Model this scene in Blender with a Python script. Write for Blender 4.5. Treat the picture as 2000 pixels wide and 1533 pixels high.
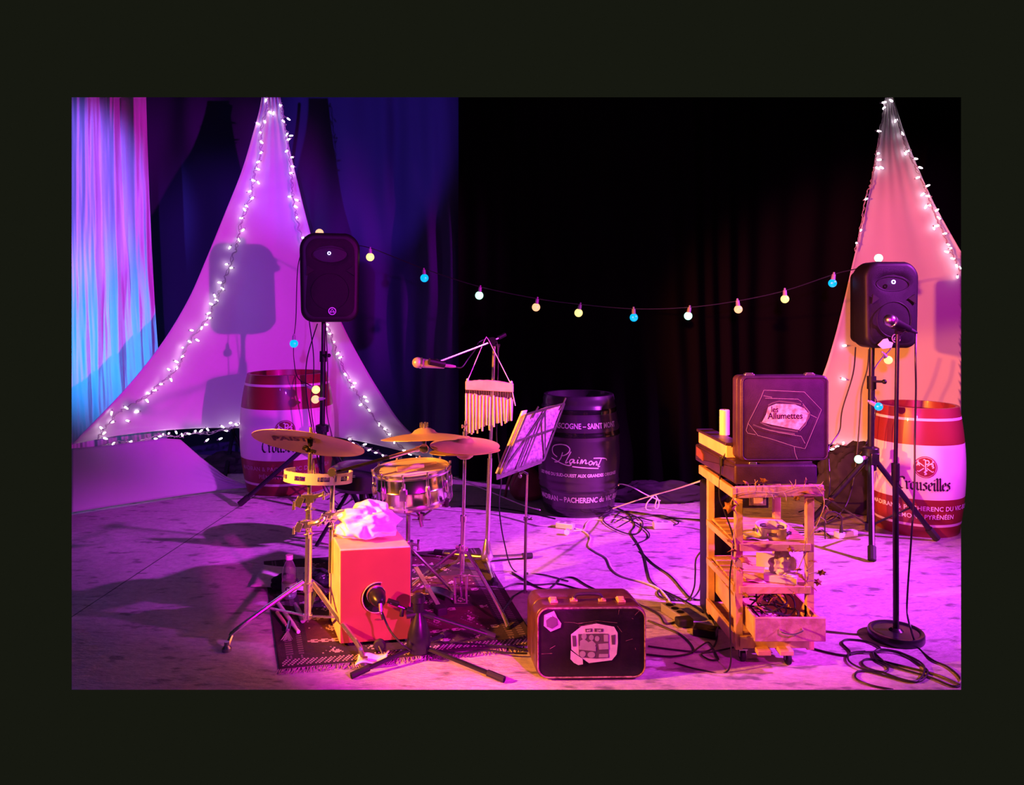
import bpy, bmesh, math, random
from mathutils import Vector, Matrix, noise
R = math.radians
random.seed(7)
for o in list(bpy.data.objects): bpy.data.objects.remove(o)
scene = bpy.context.scene
COL = scene.collection

# ------------------------------------------------------------------ camera
F = 1500.0; CH = 1.45; PX0 = 1000.0; HY = 600.0     # focal length and horizon row for a 2000 x 1533 image
cam = bpy.data.cameras.new('camera'); camo = bpy.data.objects.new('camera', cam); COL.objects.link(camo)
camo.location = (0, 0, CH); camo.rotation_euler = (R(90), 0, 0)
cam.sensor_fit = 'HORIZONTAL'; cam.sensor_width = 36; cam.lens = 36*F/2000.0
cam.shift_y = -(766.5-HY)/2000.0; cam.clip_start = .05; cam.clip_end = 100
scene.camera = camo
scene.view_settings.view_transform = 'Standard'; scene.view_settings.look = 'None'
scene.view_settings.gamma = 1; scene.view_settings.exposure = 0; scene.view_settings.use_curve_mapping = False
# ------------------------------------------------------------------ world: dim dark hall
w = bpy.data.worlds.new('world'); scene.world = w; w.use_nodes = True
w.node_tree.nodes['Background'].inputs[0].default_value = (.0080, .0091, .0052, 1)
w.node_tree.nodes['Background'].inputs[1].default_value = 1.0
# ------------------------------------------------------------------ stage lamps and added fills
def lamp(name, loc, aim, color, power, angle, blend=.3, radius=.06, kind='SPOT'):
    l = bpy.data.lights.new(name, kind); l.energy = power; l.color = color
    if kind == 'SPOT':
        l.spot_size = R(angle); l.spot_blend = blend
    l.shadow_soft_size = radius
    o = bpy.data.objects.new(name, l); COL.objects.link(o); o.location = loc
    d = Vector(aim)-Vector(loc); o.rotation_euler = d.to_track_quat('-Z', 'Y').to_euler()
    return o
lamp('amber_side_light', (-3.2, 2.0, 1.7), (-.55, 3.30, .78), (1, .26, .02), 1950, 31, .2)
lamp('amber_stage_light', (-2.3, .9, 1.75), (3.0, 5.8, 1.0), (1, .20, .03), 2600, 29, .6)
lamp('violet_stage_light', (8.6, 1.8, 5.6), (.65, 4.5, .0), (.72, .05, 1), 18500, 21.5, 1, .10)
lamp('magenta_stage_light', (3.7, .9, 1.95), (-2.05, 6.25, 1.75), (.9, .0, .78), 1900, 25.5, .6)
lamp('rose_stage_light', (.2, .0, 1.8), (2.95, 5.85, 1.1), (1, .02, .75), 900, 31, .7)  # fill added to tint the narrow sail pink, no stage fixture
lamp('indigo_stage_light', (-.5, -.3, 2.4), (-2.2, 6.3, 1.4), (.40, .03, 1), 900, 27, .6)  # added wash that lifts the shadows on the larger sail
lamp('pink_stage_light', (1.6, -.3, 1.7), (-.50, 3.4, .12), (1, .0, .8), 1500, 15, .35)
lamp('pink_floor_light', (1.9, .5, 2.2), (.7, 2.35, 0), (1, .0, .75), 380, 36, .25)
lamp('blue_stage_light', (-3.6, 2.2, 2.1), (-1.45, 7, 3.0), (.22, .06, 1), 700, 26, .5)
lamp('cyan_floor_light', (-4.0, 4.8, .8), (-3.45, 6.5, 1.2), (0, .33, 1), 300, 56, 1, .15)
lamp('lilac_stage_light', (-2.4, 1.0, 2.8), (-3.85, 6.4, 2.4), (.20, .12, 1), 2300, 19, .7)
lamp('violet_front_light', (-2.2, -.5, 2.6), (-1.9, 4.0, 0), (.2, .01, 1), 60, 60, 1)

# ------------------------------------------------------------------ materials
def mat(name, color, rough=.6, metal=0, scale=8, var=.0, bump=0, bscale=None, emit=None, es=0, trans=0, coat=0, color2=None, sheen=0, spec=None, ior=None, detail=5):
    m = bpy.data.materials.new(name); m.use_nodes = True; nt = m.node_tree
    b = nt.nodes['Principled BSDF']
    b.inputs['Base Color'].default_value = (*color, 1); b.inputs['Roughness'].default_value = rough
    b.inputs['Metallic'].default_value = metal; b.inputs['Coat Weight'].default_value = coat
    b.inputs['Transmission Weight'].default_value = trans; b.inputs['Sheen Weight'].default_value = sheen
    if spec is not None: b.inputs['Specular IOR Level'].default_value = spec
    if ior: b.inputs['IOR'].default_value = ior
    if emit: b.inputs['Emission Color'].default_value = (*emit, 1); b.inputs['Emission Strength'].default_value = es
    tc = nt.nodes.new('ShaderNodeTexCoord')
    if var or color2:
        n = nt.nodes.new('ShaderNodeTexNoise'); n.inputs['Scale'].default_value = scale; n.inputs['Detail'].default_value = detail
        nt.links.new(tc.outputs['Object'], n.inputs['Vector'])
        r = nt.nodes.new('ShaderNodeValToRGB')
        c2 = color2 or tuple(c*(1-var) for c in color)
        r.color_ramp.elements[0].position = .35; r.color_ramp.elements[1].position = .65
        r.color_ramp.elements[0].color = (*c2, 1); r.color_ramp.elements[1].color = (*color, 1)
        nt.links.new(n.outputs['Fac'], r.inputs['Fac']); nt.links.new(r.outputs['Color'], b.inputs['Base Color'])
    if bump:
        n2 = nt.nodes.new('ShaderNodeTexNoise'); n2.inputs['Scale'].default_value = bscale or scale*3; n2.inputs['Detail'].default_value = 6
        nt.links.new(tc.outputs['Object'], n2.inputs['Vector'])
        bp = nt.nodes.new('ShaderNodeBump'); bp.inputs['Strength'].default_value = bump; bp.inputs['Distance'].default_value = .01
        nt.links.new(n2.outputs['Fac'], bp.inputs['Height']); nt.links.new(bp.outputs['Normal'], b.inputs['Normal'])
    return m
M = {}
M['chrome'] = mat('chrome', (.88, .87, .86), .20, .94, var=.12, scale=30)
M['shellchrome'] = mat('polished_shell', (.85, .85, .85), .15, 1, var=.1, scale=30)
M['steel'] = mat('dull_steel', (.45, .45, .47), .32, 1, var=.2, scale=40)
M['black'] = mat('black_plastic', (.009, .008, .009), .5, spec=.25, var=.3, scale=60)
M['blackmetal'] = mat('black_metal', (.02, .02, .024), .3, .3, var=.3, scale=40)
M['rubber'] = mat('rubber', (.012, .012, .012), .7, var=.3, scale=50)
M['cable'] = mat('black_cable', (.012, .012, .014), .45, var=.2, scale=30)
M['whitecable'] = mat('white_cable', (.78, .76, .76), .45, var=.1, scale=30)
M['brass'] = mat('cymbal_bronze', (.95, .76, .25), .36, .45, var=.12, scale=9, bump=.06, bscale=60)
M['white'] = mat('white_plastic', (.8, .79, .78), .4, var=.08, scale=30)
M['paper'] = mat('paper', (.78, .76, .72), .8, var=.25, scale=35)
M['darkpaper'] = mat('printed_paper', (.60, .55, .58), .8, scale=60, color2=(.25, .22, .25))
M['wood'] = mat('pine_wood', (.72, .50, .28), .5, scale=14, color2=(.52, .33, .17), bump=.1, bscale=90)
M['paintwood'] = mat('worn_painted_wood', (.62, .42, .40), .55, scale=25, color2=(.42, .25, .22), bump=.25, bscale=60)
M['birch'] = mat('birch_plywood', (.80, .62, .40), .45, scale=12, color2=(.70, .50, .30))
M['cajonred'] = mat('cajon_front_panel', (.30, .055, .04), .5, var=.12, scale=6)
M['hole'] = mat('dark_cavity', (.008, .007, .007), .9, var=.2)
M['bred'] = mat('barrel_claret', (.24, .030, .030), .38, var=.12, scale=5, coat=.2)
M['bwhite'] = mat('barrel_cream', (.80, .74, .70), .42, var=.06, scale=4, coat=.2)
M['bblack'] = mat('barrel_black', (.055, .035, .060), .30, var=.2, scale=6, coat=.35, bump=.03, bscale=30)
M['bband'] = mat('barrel_hoop_black', (.012, .010, .014), .22, var=.2, scale=8, coat=.5)
M['ink'] = mat('lettering_black', (.02, .012, .02), .5, var=.1)
M['inkw'] = mat('lettering_white', (.85, .82, .82), .5, var=.05)
M['inkg'] = mat('lettering_grey_rose', (.42, .25, .28), .5, var=.1)
M['inkc'] = mat('lettering_amber_dark', (.16, .05, .02), .5, var=.1)
M['suit'] = mat('suitcase_brown_leatherette', (.10, .035, .022), .35, scale=20, color2=(.06, .02, .014), bump=.15, bscale=120, coat=.2)
M['suitface'] = mat('suitcase_black_face', (.008, .006, .008), .4, scale=12, color2=(.018, .011, .014), bump=.15, bscale=60, spec=.35)
M['suitblack'] = mat('black_case_leatherette', (.050, .022, .070), .40, var=.3, scale=15, bump=.12, bscale=200, spec=.35)
M['micbody'] = mat('microphone_champagne', (.55, .50, .44), .35, .3, var=.1, scale=30)
M['chime'] = mat('chime_metal', (.92, .82, .50), .38, .25, var=.1, scale=30)
M['scuff'] = mat('scuffed_edge', (.35, .22, .18), .6, scale=60, color2=(.12, .05, .04))
M['tape'] = mat('clear_tape', (.30, .25, .30), .2, var=.2, scale=50)
M['leaf'] = mat('dry_leaf', (.46, .25, .06), .6, scale=30, color2=(.18, .07, .03), bump=.2)
M['twig'] = mat('pale_twig', (.55, .42, .34), .7, var=.3, scale=60)
M['cloth'] = mat('white_cloth', (.84, .82, .80), .85, var=.08, scale=20, bump=.2, bscale=40)
M['leather'] = mat('brown_leather', (.26, .08, .06), .45, var=.4, scale=8, bump=.2)
M['drumhead'] = mat('drum_head', (.80, .74, .66), .5, var=.1, scale=10)
M['stick'] = mat('drumstick_wood', (.70, .52, .32), .5, var=.2, scale=20)
M['vinyl'] = mat('stool_vinyl', (.03, .028, .034), .30, var=.2, scale=20, coat=.3)
M['grille'] = mat('speaker_grille', (.005, .004, .005), .55, .0, spec=.2, var=.4, scale=300, bump=.3, bscale=500)
M['badge'] = mat('badge_silver', (.55, .45, .50), .3, .6, var=.1)
M['glassy'] = mat('clear_bottle_plastic', (.92, .93, .95), .06, trans=.92, var=.02, ior=1.35)
M['candle'] = mat('white_candle_wax', (.85, .80, .72), .5, var=.05)
M['grey'] = mat('grey_plastic', (.30, .30, .32), .4, var=.1)
M['tent'] = mat('black_cover_cloth', (.016, .014, .018), .8, var=.3, scale=6, bump=.4, bscale=6)
M['r0'] = mat('rug_dark_wool', (.030, .016, .018), .95, var=.4, scale=30, bump=.5, bscale=200)
M['r1'] = mat('rug_claret_wool', (.085, .018, .02), .95, var=.4, scale=20, bump=.5, bscale=200)
M['r2'] = mat('rug_pale_wool', (.50, .42, .38), .95, var=.3, scale=40, bump=.5, bscale=200)
M['r3'] = mat('rug_grey_wool', (.16, .12, .13), .95, var=.3, scale=40, bump=.5, bscale=200)
def emitter(name, col, s):
    return mat(name, tuple(min(1, c*.6+.2) for c in col), .4, emit=col, es=s, var=.02)
M['fairy'] = emitter('fairy_bulb_glow', (1, .80, .95), 7)
M['led'] = emitter('blue_led_glow', (.35, .35, 1), 4)
for k, c, s in (('yellow', (1, .70, .22), 1.7), ('blue', (.0, .46, 1), 1.25), ('green', (.42, 1, .66), 1.9), ('orange', (1, .50, .24), 1.4)):
    M['bulb_'+k] = mat('festoon_'+k+'_glow', tuple(q*.25 for q in c), .3, emit=c, es=s)
def fabric(name, col, tr=.35, bump=.15, bscale=5):
    m = bpy.data.materials.new(name); m.use_nodes = True; nt = m.node_tree; nt.nodes.clear()
    out = nt.nodes.new('ShaderNodeOutputMaterial'); mx = nt.nodes.new('ShaderNodeMixShader'); mx.inputs[0].default_value = tr
    d = nt.nodes.new('ShaderNodeBsdfDiffuse'); t = nt.nodes.new('ShaderNodeBsdfTranslucent')
    tc = nt.nodes.new('ShaderNodeTexCoord'); n = nt.nodes.new('ShaderNodeTexNoise'); n.inputs['Scale'].default_value = bscale
    rp = nt.nodes.new('ShaderNodeValToRGB'); rp.color_ramp.elements[0].color = (*[c*.93 for c in col], 1); rp.color_ramp.elements[1].color = (*col, 1)
    bp = nt.nodes.new('ShaderNodeBump'); bp.inputs['Strength'].default_value = bump; bp.inputs['Distance'].default_value = .02
    L = nt.links.new
    L(tc.outputs['Object'], n.inputs['Vector']); L(n.outputs['Fac'], rp.inputs['Fac']); L(n.outputs['Fac'], bp.inputs['Height'])
    for s in (d, t): L(rp.outputs['Color'], s.inputs['Color']); L(bp.outputs['Normal'], s.inputs['Normal'])
    L(d.outputs[0], mx.inputs[1]); L(t.outputs[0], mx.inputs[2]); L(mx.outputs[0], out.inputs[0])
    return m
M['lycra'] = fabric('white_stretch_fabric', (.80, .78, .78), .25, .06, 3)
M['drape'] = fabric('white_drape_fabric', (.78, .77, .80), .15, .3, 6)
M['velvet'] = fabric('black_backdrop_cloth', (.006, .0045, .006), .0, .35, 3)
M['navy'] = fabric('dark_rear_cloth', (.055, .06, .14), .0, .45, 2.2)  # paler and bluer than the backdrop: the blue light is put into the colour

def concrete():
    m = bpy.data.materials.new('stage_concrete'); m.use_nodes = True; nt = m.node_tree; b = nt.nodes['Principled BSDF']; L = nt.links.new
    tc = nt.nodes.new('ShaderNodeTexCoord')
    def noise_(sc, det, rough=.6, vec=None):
        n = nt.nodes.new('ShaderNodeTexNoise'); n.inputs['Scale'].default_value = sc; n.inputs['Detail'].default_value = det; n.inputs['Roughness'].default_value = rough
        L(vec or tc.outputs['Object'], n.inputs['Vector']); return n
    def ramp(src, p0, c0, p1, c1):
        r = nt.nodes.new('ShaderNodeValToRGB'); r.color_ramp.elements[0].position = p0; r.color_ramp.elements[1].position = p1
        r.color_ramp.elements[0].color = (*c0, 1); r.color_ramp.elements[1].color = (*c1, 1); L(src, r.inputs['Fac']); return r
    def mul(a, c, f=1):
        x = nt.nodes.new('ShaderNodeMix'); x.data_type = 'RGBA'; x.blend_type = 'MULTIPLY'; x.inputs[0].default_value = f
        L(a, x.inputs[6]); L(c, x.inputs[7]); return x.outputs[2]
    base = ramp(noise_(1.3, 6).outputs['Fac'], .3, (.44, .41, .40), .7, (.66, .63, .61))
    mp = nt.nodes.new('ShaderNodeMapping'); mp.inputs['Scale'].default_value = (1, 2.2, 1); mp.inputs['Rotation'].default_value = (0, 0, .5); L(tc.outputs['Object'], mp.inputs['Vector'])
    stains = ramp(noise_(6.5, 3, .55, mp.outputs['Vector']).outputs['Fac'], .33, (.42, .42, .42), .42, (1, 1, 1))
    fine = ramp(noise_(28, 6, .7).outputs['Fac'], .30, (.70, .70, .70), .6, (1, 1, 1))
    c = mul(mul(base.outputs['Color'], stains.outputs['Color']), fine.outputs['Color'])
    # saw cut joints of the slab
    sx = nt.nodes.new('ShaderNodeSeparateXYZ'); L(tc.outputs['Object'], sx.inputs[0])
    def math_(op, a, b_=None):
        n = nt.nodes.new('ShaderNodeMath'); n.operation = op
        for i, v in enumerate((a, b_)):
            if v is None: continue
            if isinstance(v, (int, float)): n.inputs[i].default_value = v
            else: L(v, n.inputs[i])
        return n.outputs[0]
    lx = math_('MULTIPLY', sx.outputs[1], .038)
    dx = math_('ABSOLUTE', math_('SUBTRACT', math_('ADD', sx.outputs[0], 1.99), lx)); j1 = math_('LESS_THAN', dx, .004)
    dy = math_('ABSOLUTE', math_('SUBTRACT', math_('ADD', sx.outputs[1], math_('MULTIPLY', sx.outputs[0], .31)), 3.995)); j2 = math_('MULTIPLY', math_('LESS_THAN', dy, .005), math_('GREATER_THAN', sx.outputs[0], 1.27))
    jj = math_('SUBTRACT', 1, math_('MULTIPLY', math_('MAXIMUM', j1, j2), .93))
    cmb = nt.nodes.new('ShaderNodeCombineColor')
    for i in range(3): L(jj, cmb.inputs[i])
    c = mul(c, cmb.outputs[0]); L(c, b.inputs['Base Color'])
    rr = ramp(noise_(5, 4).outputs['Fac'], .3, (.42,)*3, .7, (.62,)*3); L(rr.outputs['Color'], b.inputs['Roughness'])
    bp = nt.nodes.new('ShaderNodeBump'); bp.inputs['Strength'].default_value = .8; bp.inputs['Distance'].default_value = .02
    L(noise_(9, 8, .65, mp.outputs['Vector']).outputs['Fac'], bp.inputs['Height']); L(bp.outputs['Normal'], b.inputs['Normal'])
    return m
M['floor'] = concrete()

# ------------------------------------------------------------------ helpers
def P(px, py, D):                       # point of the place seen at photo position px,py when it stands D metres away
    return Vector(((px-PX0)/F*D, D, CH-(py-HY)/F*D))
def G(px, py, z=0):                     # point on the floor (or on a level z) seen at px,py
    D = (CH-z)*F/(py-HY); return Vector(((px-PX0)/F*D, D, z))
V = Vector
X, Y, Z = V((1, 0, 0)), V((0, 1, 0)), V((0, 0, 1))
def smoothpath(pts, k=6):
    pts = [V(p) for p in pts]
    if len(pts) < 3: return pts
    out = []
    for i in range(len(pts)-1):
        a = pts[max(i-1, 0)]; b = pts[i]; c = pts[i+1]; d = pts[min(i+2, len(pts)-1)]
        for j in range(k):
            t = j/k
            out.append(.5*((2*b)+(c-a)*t+(2*a-5*b+4*c-d)*t*t+(3*b-a-3*c+d)*t**3))
    out.append(pts[-1]); return out
class MB:
    def __init__(s): s.v = []; s.f = []; s.mi = []; s.cur = 0
    def add(s, vs, fs):
        o = len(s.v); s.v += [V(p) for p in vs]
        for f in fs: s.f.append([i+o for i in f]); s.mi.append(s.cur)
        return s
    def box(s, c, size, rot=None):
        hx, hy, hz = [q/2 for q in size]; c = V(c)
        vs = [V((x, y, z)) for x in (-hx, hx) for y in (-hy, hy) for z in (-hz, hz)]
        if rot is not None: vs = [rot @ p for p in vs]
        return s.add([p+c for p in vs], [(0, 1, 3, 2), (4, 6, 7, 5), (0, 4, 5, 1), (2, 3, 7, 6), (0, 2, 6, 4), (1, 5, 7, 3)])
    def bar(s, a, b, wdt, th, up=Z):    # rectangular bar from a to b
        a, b = V(a), V(b); d = (b-a).normalized(); u = d.cross(up)
        if u.length < 1e-4: u = d.cross(X)
        u.normalize(); n = u.cross(d).normalized()
        vs = [p+u*sx*wdt/2+n*sn*th/2 for p in (a, b) for sx in (-1, 1) for sn in (-1, 1)]
        return s.add(vs, [(0, 1, 3, 2), (4, 6, 7, 5), (0, 4, 5, 1), (2, 3, 7, 6), (0, 2, 6, 4), (1, 5, 7, 3)])
    def tube(s, pts, r, n=8, closed=False, cap=True):
        pts = [V(p) for p in pts]; m = len(pts); rs = r if isinstance(r, (list, tuple)) else [r]*m
        t0 = (pts[1]-pts[0]).normalized(); u = t0.cross(Z)
        if u.length < 1e-3: u = t0.cross(X)
        u.normalize(); vs = []
        for i, p in enumerate(pts):
            if closed: t = (pts[(i+1) % m]-pts[i-1])
            else: t = pts[min(i+1, m-1)]-pts[max(i-1, 0)]
            if t.length < 1e-9: t = t0
            t.normalize(); u = u-t*u.dot(t)
            if u.length < 1e-5: u = t.orthogonal()
            u.normalize(); w_ = t.cross(u)
            for k in range(n):
                a = 2*math.pi*k/n; vs.append(p+(u*math.cos(a)+w_*math.sin(a))*rs[i])
        fs = []
        for i in range(m if closed else m-1):
            j = (i+1) % m
            for k in range(n):
                l = (k+1) % n; fs.append((i*n+k, i*n+l, j*n+l, j*n+k))
        if cap and not closed: fs.append(tuple(range(n))[::-1]); fs.append(tuple((m-1)*n+k for k in range(n)))
        return s.add(vs, fs)
    def lathe(s, prof, org=(0, 0, 0), axis=Z, n=32, mats=None):
        org = V(org); ax = V(axis).normalized(); u = ax.orthogonal().normalized() if abs(ax.z) < .999 else X.copy()
        w_ = ax.cross(u); m = len(prof); vs = []
        for r, z in prof:
            for k in range(n):
                a = 2*math.pi*k/n; vs.append(org+ax*z+(u*math.cos(a)+w_*math.sin(a))*max(r, 1e-5))
        o = len(s.v); s.v += vs
        for i in range(m-1):
            for k in range(n):
                l = (k+1) % n; s.f.append([o+i*n+k, o+i*n+l, o+(i+1)*n+l, o+(i+1)*n+k]); s.mi.append(mats[i] if mats else s.cur)
        return s
    def ball(s, c, r, n=14, sc=(1, 1, 1), rot=None):
        m = max(6, n//2+1); vs = []; c = V(c)
        for i in range(m+1):
            th = math.pi*i/m
            for k in range(n):
                a = 2*math.pi*k/n; p = V((math.sin(th)*math.cos(a)*r*sc[0], math.sin(th)*math.sin(a)*r*sc[1], math.cos(th)*r*sc[2]))
                if rot is not None: p = rot @ p
                vs.append(p+c)
        fs = [(i*n+k, (i+1)*n+k, (i+1)*n+(k+1) % n, i*n+(k+1) % n) for i in range(m) for k in range(n)]
        return s.add(vs, fs)
    def extr(s, pts, org, u, v, nrm, depth, bev=0, seg=3):   # outline pts in u,v pushed along nrm, with rounded edges
        org, u, v, nrm = V(org), V(u), V(v), V(nrm); n = len(pts); P2 = [V((p[0], p[1])) for p in pts]
        def inset(b):
            if b <= 0: return P2
            out = []
            for i in range(n):
                a = P2[i-1]; c = P2[(i+1) % n]; t = (c-a)
                if t.length < 1e-9: out.append(P2[i]); continue
                t.normalize(); out.append(P2[i]+V((-t.y, t.x))*b)
            return out
        rings = []
        if bev > 0:
            for j in range(seg+1):
                a = math.pi/2*j/seg; rings.append((inset(bev*(1-math.sin(a))), bev*(1-math.cos(a))))
            for j in range(seg+1):
                a = math.pi/2*j/seg; rings.append((inset(bev*(1-math.cos(a))), depth-bev*(1-math.sin(a))))
        else: rings = [(P2, 0), (P2, depth)]
        vs = [org+u*p.x+v*p.y+nrm*d for ring, d in rings for p in ring]
        fs = [(i*n+k, i*n+(k+1) % n, (i+1)*n+(k+1) % n, (i+1)*n+k) for i in range(len(rings)-1) for k in range(n)]
        fs.append(tuple(range(n))[::-1]); fs.append(tuple((len(rings)-1)*n+k for k in range(n)))
        return s.add(vs, fs)
    def grid(s, fn, nu, nv, mfn=None):
        vs = [fn(i/nu, j/nv) for j in range(nv+1) for i in range(nu+1)]
        o = len(s.v); s.v += [V(p) for p in vs]
        for j in range(nv):
            for i in range(nu):
                a = o+j*(nu+1)+i; s.f.append([a, a+1, a+nu+2, a+nu+1]); s.mi.append(mfn(i, j) if mfn else s.cur)
        return s
    def build(s, name, mats, parent=None, clip=None, sharp=35, bevel=0, solid=0, fix=True):
        me = bpy.data.meshes.new(name); base = V((0, 0, 0))
        if parent is not None:
            base = parent.location.copy() + (parent.parent.location if parent.parent else V((0, 0, 0)))
            if parent.type == 'MESH': base = V(parent['_base'])
        if not isinstance(mats, (list, tuple)): mats = [mats]
        if parent is None:                    # the origin of a single mesh sits at its lowest centre
            xs = [p.x for p in s.v]; ys = [p.y for p in s.v]; zs = [p.z for p in s.v]
            base = V(((min(xs)+max(xs))/2, (min(ys)+max(ys))/2, min(zs)))
        vs = s.v; fs = s.f; mi = s.mi
        me.from_pydata([tuple(p) for p in vs], [], fs)
        for m in mats: me.materials.append(M[m] if isinstance(m, str) else m)
        for p, i in zip(me.polygons, mi): p.material_index = i
        bm = bmesh.new(); bm.from_mesh(me)
        bmesh.ops.remove_doubles(bm, verts=bm.verts, dist=1e-5)
        if fix: bmesh.ops.recalc_face_normals(bm, faces=bm.faces)
        if clip:
            for side, val in clip.items():
                if side in 'LR':
                    k = (val-PX0)/F; no = V((1, -k, 0)); co = V((0, 0, 0))
                    if side == 'L': no = -no
                else:
                    k = (val-HY)/F; no = V((0, k, 1)); co = V((0, 0, CH))
                    if side == 'B': no = -no
                bmesh.ops.bisect_plane(bm, geom=bm.verts[:]+bm.edges[:]+bm.faces[:], plane_co=co, plane_no=no, clear_outer=True)
        bmesh.ops.translate(bm, verts=bm.verts, vec=-base)
        bm.to_mesh(me); bm.free()
        for p in me.polygons: p.use_smooth = True
        me.set_sharp_from_angle(angle=R(sharp))
        o = bpy.data.objects.new(name, me); COL.objects.link(o)
        if parent is not None:
            o.parent = parent
        else: o.location = base
        o['_base'] = tuple(base)
        if bevel:
            md = o.modifiers.new('bevel', 'BEVEL'); md.width = bevel; md.segments = 2; md.limit_method = 'ANGLE'
        if solid:
            md = o.modifiers.new('thick', 'SOLIDIFY'); md.thickness = solid; md.offset = 0
        return o
def tag(o, label, cat, group=None):
    o['label'] = label; o['category'] = cat
    if group: o['group'] = group
    return o
def thing(name, label, cat, loc=(0, 0, 0), group=None):
    o = bpy.data.objects.new(name, None); COL.objects.link(o); o.location = loc; o.empty_display_size = .1
    return tag(o, label, cat, group)
def struct(o): o['kind'] = 'structure'; return o
def rrect(w_, h, r, n=6, cx=0, cy=0):
    pts = []
    for qx, qy, a0 in ((1, -1, -90), (1, 1, 0), (-1, 1, 90), (-1, -1, 180)):
        for i in range(n+1):
            a = R(a0+90*i/n); pts.append((cx+qx*(w_/2-r)+r*math.cos(a), cy+qy*(h/2-r)+r*math.sin(a)))
    return pts
def circ(r, n=24, cx=0, cy=0, sy=1): return [(cx+r*math.cos(2*math.pi*i/n), cy+r*sy*math.sin(2*math.pi*i/n)) for i in range(n)]
CROP = {'L': 140, 'R': 1877, 'T': 190, 'B': 1347}

# lettering: flat shapes as (vertices 2D, faces), placed on a surface by a mapping function
def font(s, size, bold=0, shear=0, align='CENTER', space=1, xs=1):
    cu = bpy.data.curves.new('lettering', 'FONT'); cu.body = s; cu.size = size; cu.align_x = align; cu.offset = bold; cu.shear = shear
    cu.space_character = space; cu.resolution_u = 3
    o = bpy.data.objects.new('lettering', cu); COL.objects.link(o)
    dg = bpy.context.evaluated_depsgraph_get(); me = o.evaluated_get(dg).to_mesh()
    vs = [(v.co.x*xs, v.co.y) for v in me.vertices]; fs = [tuple(p.vertices) for p in me.polygons]
    o.evaluated_get(dg).to_mesh_clear(); bpy.data.objects.remove(o); bpy.data.curves.remove(cu)
    return vs, fs
def nib(strokes, wd, ang=38):           # broad pen strokes
    nx, ny = math.cos(R(ang))*wd/2, math.sin(R(ang))*wd/2; vs, fs = [], []
    for st in strokes:
        for a, b in zip(st[:-1], st[1:]):
            o = len(vs); vs += [(a[0]-nx, a[1]-ny), (a[0]+nx, a[1]+ny), (b[0]+nx, b[1]+ny), (b[0]-nx, b[1]-ny)]; fs.append((o, o+1, o+2, o+3))
    return vs, fs
def pen(strokes, wd, smooth=4):         # round pen strokes
    vs, fs = [], []
    for st in strokes:
        pp = smoothpath([(a[0], a[1], 0) for a in st], smooth); o = len(vs)
        for i, p in enumerate(pp):
            t = pp[min(i+1, len(pp)-1)]-pp[max(i-1, 0)]
            t = t.normalized() if t.length > 1e-9 else X
            vs += [(p.x-t.y*wd/2, p.y+t.x*wd/2), (p.x+t.y*wd/2, p.y-t.x*wd/2)]
        for i in range(len(pp)-1): fs.append((o+2*i, o+2*i+1, o+2*i+3, o+2*i+2))
    return vs, fs
def place(mb, shape, fn, dx=0, dy=0, sc=1):
    mb.add([fn(x*sc+dx, y*sc+dy) for x, y in shape[0]], shape[1])
def planefn(org, u, v, n, off=.0015): 
    org, u, v, n = V(org), V(u), V(v), V(n)
    return lambda x, y: org+u*x+v*y+n*off
GL = {'C': (.85, [[(.78, 1.2), (.72, 1.42), (.45, 1.5), (.2, 1.3), (.08, .85), (.08, .4), (.28, .06), (.55, 0), (.78, .2)], [(.3, 1.48), (.62, 1.38)]]),
 'r': (.55, [[(.05, 1), (.18, .88), (.18, .12), (.3, 0)], [(.18, .75), (.42, 1), (.52, .88)]]),
 'o': (.65, [[(.33, 1), (.1, .8), (.1, .2), (.33, 0), (.52, .2), (.52, .8), (.33, 1)]]),
 'u': (.72, [[(.02, .97), (.14, .88), (.14, .16), (.3, 0), (.5, .2)], [(.42, .98), (.52, .88), (.52, .12), (.64, 0)]]),
 's': (.6, [[(.5, .85), (.3, 1), (.1, .8), (.42, .48), (.46, .18), (.25, 0), (.04, .15)]]),
 'e': (.58, [[(.14, .46), (.48, .64), (.46, .86), (.32, 1), (.1, .8), (.1, .2), (.3, 0), (.5, .16)]]),
 'i': (.36, [[(.03, .96), (.15, .86), (.15, .12), (.28, 0)], [(.12, 1.32), (.2, 1.28)]]),
 'l': (.36, [[(.03, 1.56), (.15, 1.45), (.15, .12), (.28, 0)]])}
def blackletter(s, xh):
    st = []; x = 0
    for ch in s:
        adv, ss = GL[ch]
        st += [[((x+a)*xh, b*xh) for a, b in q] for q in ss]; x += adv
    st = [[(a-x*xh/2, b) for a, b in q] for q in st]
    return nib(st, .25*xh)

# ================================================================== SETTING
mb = MB()
def ff(u, v):
    D = 2.7+v*5.6; return V(((u-.5)*2*(D*.62), D, 0))
mb.grid(ff, 60, 60); fl = mb.build('floor', 'floor', clip={'L': 140, 'R': 1877, 'B': 1347}, fix=False); struct(fl)
for p in fl.data.polygons: p.use_smooth = False

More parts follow.
